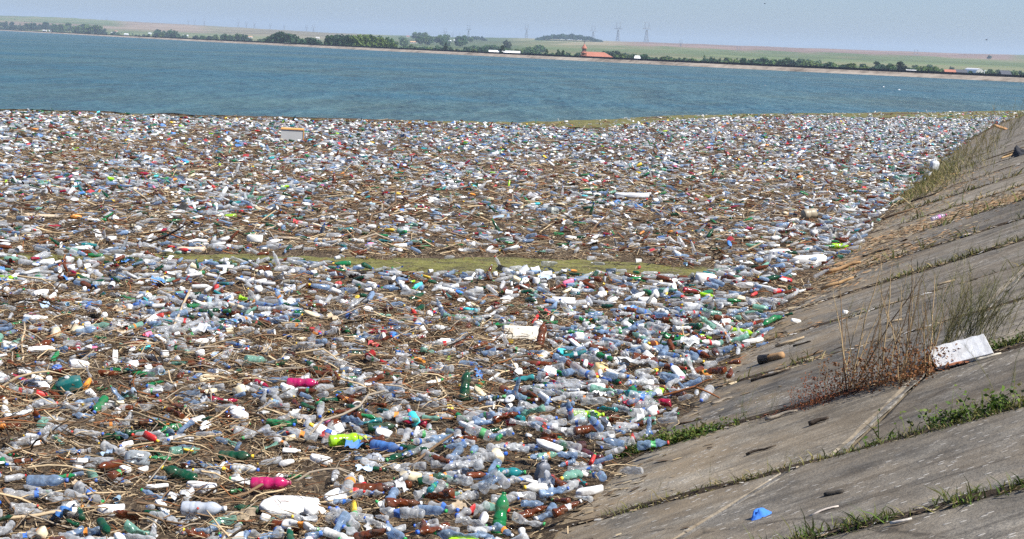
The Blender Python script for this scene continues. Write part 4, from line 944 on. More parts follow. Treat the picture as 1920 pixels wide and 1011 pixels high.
# on the slope
stick('driftwood_log', lay(1546, 934, 1580, 927, .018, .018, bankside=True), [.017] * 6, (.045, .04, .034), 'short dark log lying on the bare slope above the white stick', 'log')
stick('driftwood_stick', lay(1518, 971, 1572, 953, .01, .012, .01, bankside=True), [.006] * 6, (.55, .48, .42), 'pale bent stick lying on the slope right of the blue rag', 'stick')
stick('driftwood_log', lay(1430, 682, 1468, 673, .04, .045, bankside=True), [.045, .045, .044, .042, .04, .038], (.33, .20, .10), 'cut brown log lying on the slope by the rubbish edge', 'log', n=8)
P = at_bank(1426, 684); t = tag(empty('tin'), 'burnt black tin lying against the cut brown log', 'tin'); paint(MB().lathe([(.001, .0), (.05, .0), (.052, .01), (.052, .12), (.049, .12), (.047, .02), (.001, .02)], 12).build('body', M['solid'], t), (.012, .012, .012)); place(t, P + np.array([-.02, 0, .055]), E3(1.3, .3, .9))
for i, (a, b, L, r, cl, ang, lab) in enumerate([(15.3, .95, .42, .014, DARK, .15, 'long dark twig on the slope behind the burnt tin'), (15.9, 1.25, .3, .012, BROWN, -.3, 'forked brown twig on the slope beyond the cut log'), (17.4, .8, .35, .018, BEIGE, .2, 'split beige stick on the slope by a seam'), (17.0, 1.0, .22, .012, DARK, .4, 'dark stick beside the split beige stick'),
                             (12.9, 1.45, .28, .016, GREYW, .1, 'grey stick along the seam below the dry weeds'), (12.2, 1.85, .16, .018, DARK, .0, 'short dark stub below the dry weeds'), (11.7, 1.5, .24, .010, DARK, .1, 'dark twig on the slope above the lower seam'), (16.6, 2.0, .18, .015, BEIGE, .3, 'beige chip behind the dry weed stems'), (18.6, 2.4, .22, .016, BEIGE, .2, 'beige sliver far behind the dry weeds'),
                             (13.9, .45, .3, .01, BROWN, .6, 'brown twig on the slope by the orange block'), (14.6, .6, .22, .012, GREYW, -.2, 'grey twig close to the rubbish edge'), (10.2, .55, .2, .012, DARK, .2, 'dark twig near the lower slab corner'), (9.6, .75, .16, .01, BROWN, -.1, 'brown twig on the lowest slab'),
                             (12.95, 3.05, .2, .012, (.5, .45, .36), .05, 'whitish stick in the seam grass at right'), (8.8, 2.75, .12, .009, (.55, .5, .44), .3, 'whitish twig in the lowest seam grass'), (22.3, .7, .5, .03, (.40, .25, .12), .1, 'broken tan log at the slope edge near the orange chips'), (24.5, .5, .6, .035, (.38, .23, .11), .1, 'tan log on the slope beside the orange chips'), (25.6, .9, .45, .02, DARK, .1, 'dark stick on the orange chips'),
                             (43.5, 2.75, .7, .03, (.36, .22, .1), .8, 'forked tan branch below the dark tarpaulin'), (43.0, 2.6, .55, .025, (.42, .28, .14), -.6, 'crossed tan branch below the dark tarpaulin'), (33.5, .5, .8, .03, BROWN, .1, 'brown drift log low on the far slope'), (36.5, .9, .7, .025, DARK, .2, 'dark drift stick on the far slope')]):
    c = bank(a, b, r); d = (math.cos(1.35 + ang) * SS + math.sin(1.35 + ang) * (SP + np.array([0, 0, SLOPE]))); d /= np.linalg.norm(d); side = np.cross(d, np.array(BN))
    pts = [c + d * L * f + side * L * .06 * math.sin(f * 7 + i) + np.array(BN) * (r * .2 + L * .03 * abs(math.sin(f * 5 + i))) for f in np.linspace(-.5, .5, 6)]
    fk = [([pts[3], pts[3] + d * L * .2 + side * L * .22 + np.array(BN) * .03], [r * .7, r * .3])] if 'forked' in lab else []
    stick('driftwood_stick', [tuple(p) for p in pts], [r, r * 1.05, r, r * .9, r * .8, r * .55], cl, lab, 'stick', forks=fk)
# white corrugated foam board leaning in the weeds on the slope
A, B = at_bank(1757, 692), at_bank(1864, 665); up = np.array(BN) * .62 + SS * .78; up /= np.linalg.norm(up); ux = (B - A); Lb = np.linalg.norm(ux); ux /= Lb; nr = np.cross(ux, up); hb = .225; V = []; nu, nv = 34, 7
for s_ in (0, 1):
    for i in range(nu):
        for j in range(nv):
            u, v = i / (nu - 1), j / (nv - 1); tilt = -.045 * v * 0
            hh = hb * (1 + .016 * math.sin(u * 26) * (v > .9)); V.append(A + ux * (u * Lb - .04 * v) + up * (v * hh + .004) + nr * ((.02 if s_ == 0 else -.02) + (.0004 * math.sin(u * 40) if s_ == 0 else 0)))
F = []; o_ = nu * nv
for i in range(nu - 1):
    for j in range(nv - 1): q = i * nv + j; F += [(q, q + nv, q + nv + 1, q + 1), (o_ + q, o_ + q + 1, o_ + q + nv + 1, o_ + q + nv)]
    F += [(i * nv, o_ + i * nv, o_ + (i + 1) * nv, (i + 1) * nv), (i * nv + nv - 1, (i + 1) * nv + nv - 1, o_ + (i + 1) * nv + nv - 1, o_ + i * nv + nv - 1)]
for j in range(nv - 1): F += [(j, j + 1, o_ + j + 1, o_ + j), ((nu - 1) * nv + j, o_ + (nu - 1) * nv + j, o_ + (nu - 1) * nv + j + 1, (nu - 1) * nv + j + 1)]
o = link('foam_board', mesh('foam_board', V, F), None, M['foam']); paint(o, (.76, .76, .75)); tag(o, 'white corrugated foam board leaning in the weeds on the slope', 'foam board')
foam_piece(1876, 243, (.8, .4, .08), 'torn orange-tan cardboard at the far end of the slope', (.3, .2, .4), (.36, .20, .10), 41, .4, .1, 'cardboard', 'cardboard')
foam_piece(1492, 606, (.16, .05, .04), 'small white foam scrap on the slope by the bottle edge', (.2, .2, .5), seed=42, r=.05)
foam_piece(1585, 590, (.09, .05, .04), 'tiny white foam scrap high on the slope', (.1, .25, .5), seed=43, r=.05)

# ------------------------------------------------------------------ BOTTLES
FEAT = []       # bottles placed by hand: x, y, size, crumple, tone, cap, yaw, label, landmark
def tone(n): return next(t for t in TONES if t[0] == n)
MAG = ('magenta', 0, (.52, .012, .13), .84)
for f in [(510, 920, 0, 0, MAG, None, .05, 'glossy magenta ribbed bottle near the big foam sheet', 'the glossy magenta bottle'), (569, 729, 0, 1, MAG, None, -.05, 'magenta bottle lying in the middle left tangle', 'the mid-left magenta bottle'), (652, 836, 0, 0, tone('lime yellow'), 'lime', .35, 'lime yellow bottle lying at lower centre', 'the lower lime bottle'),
          (1100, 790, 0, 1, tone('lime yellow'), 'lime', .1, 'lime yellow crushed bottle close to the slope', 'the lime bottle'), (1228, 747, 0, 2, tone('lime yellow'), None, .9, 'crushed lime bottle at the slope edge, between weeds and brown bottles', None), (1393, 643, 0, 1, tone('lime yellow'), None, -.7, 'lime bottle caught at the slope edge above the orange block', None), (1575, 474, 0, 0, tone('lime yellow'), None, .0, 'lime bottle lying at the slope edge by the foam beam', None),
          (1015, 645, 0, 1, tone('brown'), None, 1.2, 'brown bottle leaning against the cream foam slab', None), (725, 850, 1, 1, ('sky blue', 0, (.10, .26, .62), .6), 'blue', -.5, 'sky blue bottle right of the lower lime bottle', 'the sky blue bottle'), (872, 742, 0, 1, tone('dark green'), None, 1.4, 'dark green bottle standing up at centre', 'the upright green bottle'), (1085, 852, 0, 2, ('maroon', 0, (.05, .008, .012), .85), None, 1.2, 'crushed maroon bottle close to the slope corner', 'the maroon bottle'), (1104, 866, 0, 2, ('maroon', 0, (.09, .008, .02), .85), None, 2.2, 'second maroon bottle, redder, right of the other', None),
          (90, 915, 1, 0, tone('pale blue'), 'blue', .05, 'long pale blue bottle lying at far lower left', 'the long pale blue bottle'), (383, 968, 0, 1, ('frosted', 0, (.6, .65, .72), .7), 'white', -.05, 'frosted bottle lying below the white foam bar', None), (938, 990, 0, 1, tone('bright green'), None, 1.3, 'glossy green bottle standing near the bottom edge', 'the bottom green bottle'), (700, 930, 1, 1, tone('brown'), 'red', .05, 'brown bottle right of the big foam sheet', None), (950, 900, 1, 0, tone('teal'), 'green', .1, 'teal bottle left of the dark slate canister', None), (1345, 905, 2, 0, tone('clear'), None, .4, None, None)]:
    if f[7]: FEAT.append(f)
LAND += [('the leafy slab corner', *bank(13.0, .15)[:2]), ('the burnt tin', *at_bank(1426, 684)[:2])]

def dens(f, m):
    f.dmax = m; return f
def clear_mask(X, Y):
    ok = np.ones(len(X), bool)
    for cx, cy_, r in CLEAR: ok &= (X - cx) ** 2 + (Y - cy_) ** 2 > r * r
    return ok
for f in FEAT: spot(f[0], f[1], .15, f[8])
def bd(k, hi, lo):
    def f(X, Y):
        t = twigness(X, Y); d = (hi * (1 - t) + lo * t) * k; d = np.where(off_shore(X, Y) < .5, hi * k, d); d = np.where(in_band(X, Y), np.where(X / Y < -.15, 1.6, .5), d); return d * np.where(edge_scum(X, Y), .10, 1.0)
    return dens(f, hi * k)
def make_set(X, Y):
    n = len(X); t = twigness(X, Y)
    d = dict(X=X, Y=Y, size=rng.choice(3, n, p=[.34, .38, .28]), crum=rng.choice(9, n, p=[.09, .09, .13, .13, .12, .11, .11, .11, .11]), tone=pick(TONES, n), cap=pick(CAPS, n), band=pick(BANDS, n),
             roll=rng.uniform(0, 6.28, n), pitch=rng.normal(0, .17, n), yaw=np.where(rng.random(n) < .5, rng.normal(0, .5, n) + math.pi * rng.integers(0, 2, n), rng.uniform(0, 6.28, n)), scale=rng.uniform(.52, .94, n))
    up = rng.random(n) < .022; d['pitch'] = np.where(up, -rng.uniform(.6, 1.3, n), d['pitch'])
    R = np.array([s[2] for s in SIZES])[d['size']]
    d['Z'] = base_z(X, Y) + R * .55 + rng.random(n) * .06 * (1 + .8 * np.exp(-((off_shore(X, Y) - .6) / .8) ** 2)) + np.where(up, .07, 0) + np.abs(np.sin(d['pitch'])) * .05
    sl = off_shore(X, Y) < 0; d['pitch'] = np.where(sl & ~up, -np.cos(d['yaw']) * .38 + rng.normal(0, .1, n), d['pitch'])
    return d
SETS = []
for (y0, y1, k, lod, sep) in ((7.6, 19, 1.0, 1, .075), (19, 45, .46, 2, .10), (45, 118, .27, 2, .12)):
    X, Y = scatter(bd(k, 56, 23), y0, y1, minsep=sep, up=.5); ok = clear_mask(X, Y); s = make_set(X[ok], Y[ok]); s['lod'] = lod; SETS.append(s)
print('bottles', [len(s['X']) for s in SETS])
near = SETS[0]
def pxs(X, Y, Z):
    v = np.stack([X, Y, Z], 1) - CAM; w = v @ FW; return 960 + FPX * (v @ CR) / w, 505.5 - FPX * (v @ CU) / w
def choose(X, Y, Z, size, n):
    """the n that show largest in the picture"""
    qx, qy = pxs(X, Y, Z); ins = (qx > 6) & (qx < 1914) & (qy < 1008); sc = np.where(ins, size / Y, 0); return np.argsort(-sc)[:n]
ORDN = 'first second third fourth fifth sixth seventh eighth ninth tenth eleventh twelfth thirteenth fourteenth fifteenth sixteenth seventeenth eighteenth nineteenth twentieth'.split()
TENS = ['twenty', 'thirty', 'forty', 'fifty', 'sixty', 'seventy', 'eighty', 'ninety']
def ordw(i):
    if i < 20: return ORDN[i]
    t, u = divmod(i + 1, 10); return TENS[t - 2] + ('-' + ORDN[u - 1] if u else '') if u else TENS[t - 2][:-1] + 'ieth'
def from_left():
    by = {}
    for o in bpy.data.objects:
        if o.parent is None and 'category' in o and o['category'] in ('tree', 'shrub') and 'label' in o: by.setdefault(o['label'], []).append(o)
    for l, os_ in by.items():
        if len(os_) < 2: continue
        os_.sort(key=lambda o: px(o.location)[0])
        for i, o in enumerate(os_): o['label'] = f'{l}, {ordw(i)} from left'
from_left()
ORD = ['closest', 'second closest', 'third closest', 'fourth closest', 'fifth closest', 'sixth closest', 'seventh closest', 'eighth closest', 'ninth closest', 'tenth closest', 'eleventh closest', 'twelfth closest']
USED = set()
def label_all(items):
    """items: (object, description, X, Y) -> a label that says what it is and where, by the nearest landmark"""
    by = {}
    for o, desc, X, Y in items:
        ix, iy = px((X, Y, .05)); best = sorted(LAND, key=lambda l: (px((l[1], l[2], .05))[0] - ix) ** 2 + 5 * (px((l[1], l[2], .05))[1] - iy) ** 2)[0]
        lx, ly = px((best[1], best[2], .05)); dx, dy = ix - lx, (iy - ly) * 1.6
        w = ('right of' if dx > 0 else 'left of') if abs(dx) > abs(dy) else ('in front of' if dy > 0 else 'behind')
        by.setdefault((desc, w, best[0]), []).append((math.hypot(dx, dy), o))
    for (desc, w, lm), l in by.items():
        l.sort(key=lambda t: t[0])
        for i, (d, o) in enumerate(l):
            o['label'] = f'{desc} {w} {lm}' if len(l) == 1 else f'{ORD[min(i, 11)]} {desc} {w} {lm}'.replace('plastic ', '')
BM = {}
def part_mesh(si, ci, k):
    if (si, ci, k) not in BM:
        V, T = TPL[si, ci, 0][k]; me = mesh(('bottle_body', 'cap', 'label_band')[k], V, T, True); me.materials.append(M['pet'] if k == 0 else M['solid']); BM[si, ci, k] = me
    return BM[si, ci, k]
def bottle_thing(si, ci, tn, cap, band, P, R, sc=1.0):
    o = link('plastic_bottle', part_mesh(si, ci, 0)); m = Matrix(R.tolist() if hasattr(R, 'tolist') else R).to_4x4() @ Matrix.Scale(sc, 4); m.translation = Vector(P); o.matrix_world = m; paint(o, tn[2], tn[3])
    if cap: c = link('cap', part_mesh(si, ci, 1), o); paint(c, cap)
    if band: c = link('label_band', part_mesh(si, ci, 2), o); paint(c, band)
    o['category'] = 'bottle'; o['group'] = 'plastic bottles in the floating rubbish'; return o
capcol = {c[0]: c[2] for c in CAPS}; capcol['lime'] = (.45, .7, .03)
for f in FEAT:
    P = at_z(f[0], f[1], .09); P = P if off_shore(P[0], P[1]) > 0 else at_bank(f[0], f[1]) + np.array([0, 0, .07])
    up = 'standing' in f[7] or 'leaning' in f[7]
    o = bottle_thing(f[2], f[3], f[4], capcol.get(f[5]) if f[5] else None, None, P + np.array([0, 0, .06 + (.06 if up else 0)]), np.array(E3(.4, -1.1 if up else -.04, f[6]))); o['label'] = f[7]
NB = 300 - len(FEAT)
sel = choose(near['X'], near['Y'], near['Z'], np.array([s[1] for s in SIZES])[near['size']] * near['scale'], NB)
RM = rotm(near['roll'], near['pitch'], near['yaw']); items = []
for i in sel:
    si, ci, tn, cp, bn = near['size'][i], near['crum'][i], TONES[near['tone'][i]], CAPS[near['cap'][i]], BANDS[near['band'][i]]
    o = bottle_thing(si, ci, tn, cp[2], bn[2], (near['X'][i], near['Y'][i], near['Z'][i]), RM[i], float(near['scale'][i]))
    desc = ' '.join(q for q in (SIZES[si][0], CRUMPLES[ci]['state'], tn[0], 'bottle') if q) + (f' with {cp[0]} cap' if cp[0] else ' without cap')
    items.append((o, desc, near['X'][i], near['Y'][i]))
label_all(items)
rest = np.ones(len(near['X']), bool); rest[sel] = False
J = Joiner()
T4 = np.array([(*t[2], t[3]) for t in TONES]); C4 = np.array([(*(c[2] or (0, 0, 0)), 1) for c in CAPS]); B4 = np.array([(*(c[2] or (0, 0, 0)), 1) for c in BANDS])
for s in SETS:
    R = rotm(s['roll'], s['pitch'], s['yaw']) * s['scale'][:, None, None]; P = np.stack([s['X'], s['Y'], s['Z']], 1); base = rest if s is near else np.ones(len(P), bool)
    jit = 1 + rng.normal(0, .12, (len(P), 1))
    tc = T4[s['tone']].copy(); tc[:, :3] = np.clip(tc[:, :3] * jit, 0, .9)
    for si in range(3):
        for ci in range(9):
            mk = base & (s['size'] == si) & (s['crum'] == ci); pr = TPL[si, ci, s['lod']]
            J.add(pr[0][0], pr[0][1], R[mk], P[mk], tc[mk])
            mc = mk & (s['cap'] > 0); J.add(pr[1][0], pr[1][1], R[mc], P[mc], C4[s['cap'][mc]])
            ml = mk & (s['band'] > 0); J.add(pr[2][0], pr[2][1], R[ml], P[ml], B4[s['band'][ml]])
tag(J.build('bottle_litter', M['pet_attr'], True), 'countless plastic bottles floating out to the edge of the rubbish', None, None, 'stuff')

# ------------------------------------------------------------------ OPAQUE RUBBISH
def od(k, hi, lo):
    def f(X, Y): t = twigness(X, Y); d = (hi * (1 - t) + lo * t) * k; d = np.where(in_band(X, Y), .3, d); return d * np.where(edge_scum(X, Y), .12, 1.0)
    return dens(f, hi * k)
J = Joiner(); items = []
for zi, (y0, y1, k) in enumerate(((7.6, 22, 1.0), (22, 118, .5))):
    X, Y = scatter(od(k, 6.2, 5.0), y0, y1, minsep=.12); ok = clear_mask(X, Y); X, Y = X[ok], Y[ok]; n = len(X)
    kind = rng.choice(len(OTHER), n, p=np.array([o[2] for o in OTHER]) / sum(o[2] for o in OTHER)); Z = base_z(X, Y) + .05 + rng.random(n) * .05
    roll = np.where(kind == 0, rng.normal(0, .3, n), rng.uniform(0, 6.28, n)); pitch = rng.normal(0, .25, n); yaw = rng.uniform(0, 6.28, n); roll = np.where(np.isin(kind, [4, 5]), rng.normal(0, .6, n), roll)
    scale = rng.uniform(.5, 1.0, n); R = rotm(roll, pitch, yaw) * scale[:, None, None]; P = np.stack([X, Y, Z], 1)
    for ki, (nm, cat, w, lods, pal, mat) in enumerate(OTHER):
        mk = np.where(kind == ki)[0]; pv = rng.integers(0, len(pal), len(mk)); tv = rng.integers(0, len(lods[0]), len(mk)); pc = np.array([p[1] for p in pal])
        th = set()
        if zi == 0:
            th = set(choose(X[mk], Y[mk], Z[mk], scale[mk], 60).tolist()); me = {}
            for q in th:
                i = mk[q]; v = tv[q]
                if v not in me:
                    a, b = lods[0][v]; m1 = mesh(nm, a[0], a[1], nm not in ('foam_chunk', 'plastic_wrapper')); m1.materials.append(M[mat]); m2 = None
                    if len(b[0]): m2 = mesh('cap', b[0], b[1], True); m2.materials.append(M['solid'])
                    me[v] = (m1, m2)
                o = link(nm, me[v][0]); m = Matrix(R[i].tolist()).to_4x4(); m.translation = Vector(P[i]); o.matrix_world = m; paint(o, pal[pv[q]][1]); capn = ''
                if me[v][1]:
                    cc = CAPS[1 + int(rng.integers(0, 5))]; c = link('cap', me[v][1], o); paint(c, cc[2]); capn = f' with {cc[0]} cap'
                o['category'] = cat; o['group'] = {'foam_chunk': 'foam chunks in the rubbish', 'detergent_bottle': 'opaque bottles in the rubbish', 'plastic_tub': 'tubs in the rubbish', 'spray_can': 'spray cans in the rubbish', 'plastic_disc': 'plastic discs in the rubbish', 'plastic_wrapper': 'wrappers in the rubbish'}[nm]
                word = {'foam_chunk': ('foam chunk', 'long blocky foam chunk', 'thin foam strip', 'small foam chip')[v] if nm == 'foam_chunk' else '', 'detergent_bottle': 'flat bottle', 'plastic_tub': 'open tub', 'spray_can': 'spray can', 'plastic_disc': 'round plastic disc', 'plastic_wrapper': 'crumpled wrapper'}[nm]
                if nm == 'foam_chunk': word = ('flat foam chunk', 'blocky foam chunk', 'long thin foam strip', 'small foam chip')[v]
                items.append((o, f'{pal[pv[q]][0]} {word}{capn}', X[i], Y[i]))
        keep = np.array([q not in th for q in range(len(mk))], bool)
        for v in range(len(lods[0])):
            g = keep & (tv == v); idx = mk[g]; a, b = lods[min(zi, len(lods) - 1)][v]; c4 = np.c_[pc[pv[g]] * rng.uniform(.75, 1.05, (g.sum(), 1)), np.ones(g.sum())]
            J.add(a[0], a[1], R[idx], P[idx], c4); J.add(b[0], b[1], R[idx], P[idx], np.c_[pc[pv[g]][:, ::-1] * .6, np.ones(g.sum())])
label_all(items)
tag(J.build('mixed_litter', M['solid_attr'], False), 'scattered foam, lids, tubs and caps farther out', None, None, 'stuff')

# ------------------------------------------------------------------ TWIGS
TW = []
for i in range(14):
    m = MB(); r = random.Random(200 + i); bx, bz = r.uniform(-.2, .2), r.uniform(-.06, .10); ph = r.uniform(0, 6); k = r.uniform(3, 8); rr = r.uniform(.013, .026)
    path = [(f - .5, bx * math.sin(f * 3.1) + .025 * math.sin(f * k * 2 + ph), bz * math.sin(f * 3.1) + .015 * math.sin(f * k + ph)) for f in np.linspace(0, 1, 5)]
    m.tube(path, [rr, rr, rr * .85, rr * .7, rr * .35], 3, cap=False)
    if i % 3 == 0: q = path[2]; m.tube([q, (q[0] + .16, q[1] + .10 * r.choice((-1, 1)), q[2] + .03), (q[0] + .28, q[1] + .13 * r.choice((-1, 1)), q[2] + .05)], [rr * .7, rr * .5, rr * .25], 3, cap=False)
    lo = MB(); lo.tube([path[0], path[4]], [rr * 1.8, rr * 1.3], 3, cap=False)
    TW.append(((np.array(m.v), tris(m.f)), (np.array(lo.v), tris(lo.f))))
TCOL = [('brown', .32, (.17, .108, .060)), ('beige', .28, (.45, .345, .21)), ('grey', .15, (.29, .24, .18)), ('dark', .24, (.038, .025, .016)), ('reddish', .08, (.22, .085, .032))]
def td(hi, lo, bandv):
    def f(X, Y): t = twigness(X, Y); d = hi * t + lo * (1 - t); return np.where(in_band(X, Y), bandv, d) * np.where(edge_scum(X, Y), .35, 1.0)
    return dens(f, hi)
J = Joiner(); items = []
for zi, (y0, y1, hi, lo) in enumerate(((7.6, 24, 185, 50), (24, 46, 92, 26), (46, 118, 24, 12))):
    X, Y = scatter(td(hi, lo, 5), y0, y1, up=.5); n = len(X); L = np.clip(rng.lognormal(-1.66, .48, n), .09, .62) * (1, .85, .95)[zi]
    v = rng.integers(0, 14, n); c = pick(TCOL, n); tq = twigness(X, Y)
    R = rotm(rng.uniform(0, 6.28, n), rng.normal(0, .24, n), np.where(rng.random(n) < .4, rng.normal(0.1, .45, n), rng.uniform(0, 6.28, n))) * L[:, None, None]; P = np.stack([X, Y, base_z(X, Y) * np.where(off_shore(X, Y) > .3, .55, 1) + .008 + rng.random(n) ** 1.4 * (.03 + .11 * tq)], 1)
    th = np.zeros(n, bool)
    if zi == 0:
        sel = choose(X, Y, P[:, 2], L, 262); th[sel] = True; me = {}
        for i in sel:
            if v[i] not in me: me[v[i]] = mesh('twig', *TW[v[i]][0], True); me[v[i]].materials.append(M['twig'])
            o = link('twig', me[v[i]]); m = Matrix(R[i].tolist()).to_4x4(); m.translation = Vector(P[i]); o.matrix_world = m; paint(o, TCOL[c[i]][2]); o['category'] = 'twig'; o['group'] = 'twigs tangled among the bottles'
            items.append((o, f"{'long' if L[i] > .5 else 'mid-length'} {TCOL[c[i]][0]} {'forked ' if v[i] % 3 == 0 else ''}twig", X[i], Y[i]))
    tc = np.array([(*t[2], 1) for t in TCOL])[c]; tc[:, :3] *= rng.uniform(.7, 1.3, (n, 1))
    for k in range(14):
        g = (v == k) & ~th; V_, T_ = TW[k][0 if zi == 0 else 1]; J.add(V_, T_, R[g], P[g], tc[g])
label_all(items)
# short broken straw and chaff between the nearest pieces
X, Y = scatter(td(330, 110, 8), 7.6, 25, up=.35); n = len(X); L = rng.uniform(.04, .16, n); tc = np.array([(*t[2], 1) for t in TCOL])[pick(TCOL, n)]; tc[:, :3] *= rng.uniform(.7, 1.3, (n, 1))
R = rotm(rng.uniform(0, 6.28, n), rng.normal(0, .3, n), rng.uniform(0, 6.28, n)) * L[:, None, None]; P = np.stack([X, Y, base_z(X, Y) * .7 + .012 + .03 * rng.random(n)], 1); J.add(TW[1][1][0], TW[1][1][1], R, P, tc)
tag(J.build('twig_litter', M['twig_attr'], True), 'matted brown twigs and reeds drifting between the bottles', None, None, 'stuff')

# ------------------------------------------------------------------ CHIPS AND DRIFT ON THE SLOPE
J = Joiner(); CH = (np.array([(-.5, -.18, 0), (.5, -.14, .02), (.45, .2, 0), (-.48, .16, .03), (0, 0, .09)]), np.array([(0, 1, 4), (1, 2, 4), (2, 3, 4), (3, 0, 4)]))
def on_bank(n, fa, fb): a = fa(n); b = fb(n); P = SO + a[:, None] * SS + b[:, None] * SP; P[:, 2] = SLOPE * b; return a, b, P
def chips(n, fa, fb, size, cols, lift=.004):
    a, b, P = on_bank(n, fa, fb); P[:, 2] += lift + .01 * rng.random(n)
    br = np.array(BANK_ROT); R = np.einsum('ij,njk->nik', br, rotm(rng.normal(0, .2, n), rng.normal(0, .12, n), rng.normal(1.4, .5, n))) * (size * rng.lognormal(0, .45, n))[:, None, None]
    c = np.array(cols)[rng.integers(0, len(cols), n)] * rng.uniform(.7, 1.2, (n, 1)); J.add(CH[0], CH[1], R, P, np.c_[c, np.ones(n)])
ORA = [(.40, .23, .11), (.36, .22, .11), (.44, .30, .16), (.28, .18, .10)]; LIT = [(.2, .14, .08), (.33, .25, .15), (.10, .07, .045), (.42, .34, .22)]
chips(5200, lambda n: 28.3 + rng.normal(0, .5, n), lambda n: rng.uniform(-.1, 4.2, n), .06, ORA + LIT)
chips(3000, lambda n: 25.0 + rng.normal(0, 1.0, n), lambda n: np.abs(rng.normal(0, .7, n)), .06, ORA + LIT)
chips(1500, lambda n: rng.uniform(8.5, 48, n), lambda n: np.abs(rng.normal(0, .28, n)), .06, LIT)
chips(500, lambda n: rng.uniform(8.5, 48, n), lambda n: np.abs(rng.normal(0, .9, n)), .04, LIT)
for a in seams[3:]:
    chips(260, lambda n: a - .015 + rng.normal(0, .03 if a < 15 else .06, n), lambda n: rng.uniform(0, 4.2, n), .028 if a < 15 else .05, LIT + [(.5, .47, .42)])
chips(260, lambda n: 13.15 + rng.normal(0, .07, n), lambda n: rng.uniform(1.2, 2.9, n), .035, [(.20, .07, .03), (.26, .10, .05), (.12, .05, .03)])
for cx, sa, cb, sb, nn in ((24.6, .5, 1.6, .5, 350), (30.2, .6, 2.2, .7, 450), (33.2, .8, .9, .5, 500), (37.0, 1.0, 1.6, .7, 500), (41, 1.5, 1.0, .6, 600), (22.0, .3, .5, .3, 200), (18.3, .2, .6, .4, 140), (15.6, .12, 1.2, .6, 120)):
    chips(nn, lambda n: rng.normal(cx, sa, n), lambda n: np.abs(rng.normal(cb, sb, n)), .055, LIT + ORA[:2])
tag(J.build('slope_litter', M['twig_attr'], False), 'bark chips, straw and drift scattered over the concrete slope', None, None, 'stuff')

# ------------------------------------------------------------------ PLANTS ON THE SLOPE
def blades(name, n, fa, fb, h, cols, label, w=.006, lean=.5, leaf=0.0):
    """grass blades or small leaves rooted along the joints"""
    a, b, P = on_bank(n, fa, fb); V = []; F = []; C = []
    for i in range(n):
        hh = h * rng.lognormal(-.1, .4); d = np.array([rng.normal() * lean, rng.normal() * lean, 1.0]); d /= np.linalg.norm(d); s = np.array([rng.normal(), rng.normal(), .3 * rng.normal()]); s /= np.linalg.norm(s); ww = w * rng.uniform(.7, 1.4); k = len(V); p = P[i]
        c = np.array(cols[int(rng.integers(0, len(cols)))]) * rng.uniform(.7, 1.3)
        V += [p - s * ww, p + s * ww, p + d * hh * .55 + s * ww * .9, p + d * hh * .55 - s * ww * .9, p + d * hh + np.array([d[0], d[1], -.35]) * hh * .3]; F += [(k, k + 1, k + 2), (k, k + 2, k + 3), (k + 3, k + 2, k + 4)]; C += [c] * 3
        if leaf:
            for q in range(3):
                f = rng.uniform(.25, 1); o = p + d * hh * f; u = rng.normal(size=3); u[2] = abs(u[2]) * .5; u = u / np.linalg.norm(u) * leaf * rng.uniform(.6, 1.3); v = np.cross(u, rng.normal(size=3)); v = v / (np.linalg.norm(v) + 1e-6) * leaf * .35; k = len(V); V += [o, o + u * .5 + v, o + u, o + u * .5 - v]; F += [(k, k + 1, k + 2), (k, k + 2, k + 3)]; C += [c * 1.1] * 2
    V = np.array(V); F = np.array(F); C = np.array(C)
    return tag(link(name, mesh(name, V, F, False, np.c_[C, np.ones(len(C))]), None, M['leaf_attr']), label, None, None, 'stuff')
G1 = [(.075, .13, .02), (.055, .10, .02), (.11, .15, .035), (.10, .10, .03)]; G2 = [(.12, .125, .035), (.09, .105, .03), (.16, .15, .05), (.07, .085, .03)]; G3 = [(.2, .17, .08), (.14, .14, .05), (.25, .2, .1)]
blades('seam_weeds', 900, lambda n: 13.15 + rng.normal(0, .07, n), lambda n: np.clip(rng.normal(.28, .3, n), -.05, 1.3), .075, G1, 'leafy green weeds in the seam by the water corner', .005, .55, .03)
blades('seam_grass', 1700, lambda n: 10.86 + rng.normal(0, .045, n), lambda n: 2.0 + 2.2 * rng.random(n) ** .7, .05, G1 + G2 + G3, 'mossy green grass along the seam below the white board', .004, .7)
blades('seam_leaves', 130, lambda n: 10.95 + rng.normal(0, .05, n), lambda n: rng.normal(2.95, .22, n), .12, G1, 'taller green leaves standing in the mossy seam', .005, .5, .035)
blades('seam_grass', 900, lambda n: 8.95 + rng.normal(0, .045, n), lambda n: rng.choice([1.9, 2.25, 2.55, 3.05, 3.4, 3.7], n) + rng.normal(0, .09, n), .075, G2 + G1, 'tufts of grass in the lowest seam', .004, .8)
blades('seam_grass', 500, lambda n: 10.86 + rng.normal(0, .04, n), lambda n: rng.uniform(.5, 2.1, n), .05, G2 + G3, 'thin yellowing grass in the lower seam', .004, .8)
blades('seam_grass', 700, lambda n: 13.3 + rng.normal(0, .05, n), lambda n: rng.uniform(2.5, 4.3, n), .07, G1 + G2, 'green tufts in the seam behind the white board', .005, .7, .02)
blades('seam_grass', 480, lambda n: 20.95 + rng.normal(0, .08, n), lambda n: rng.uniform(1.4, 4.2, n),   .09, G2 + G3, 'dull green grass along the middle seam', .007, .7)
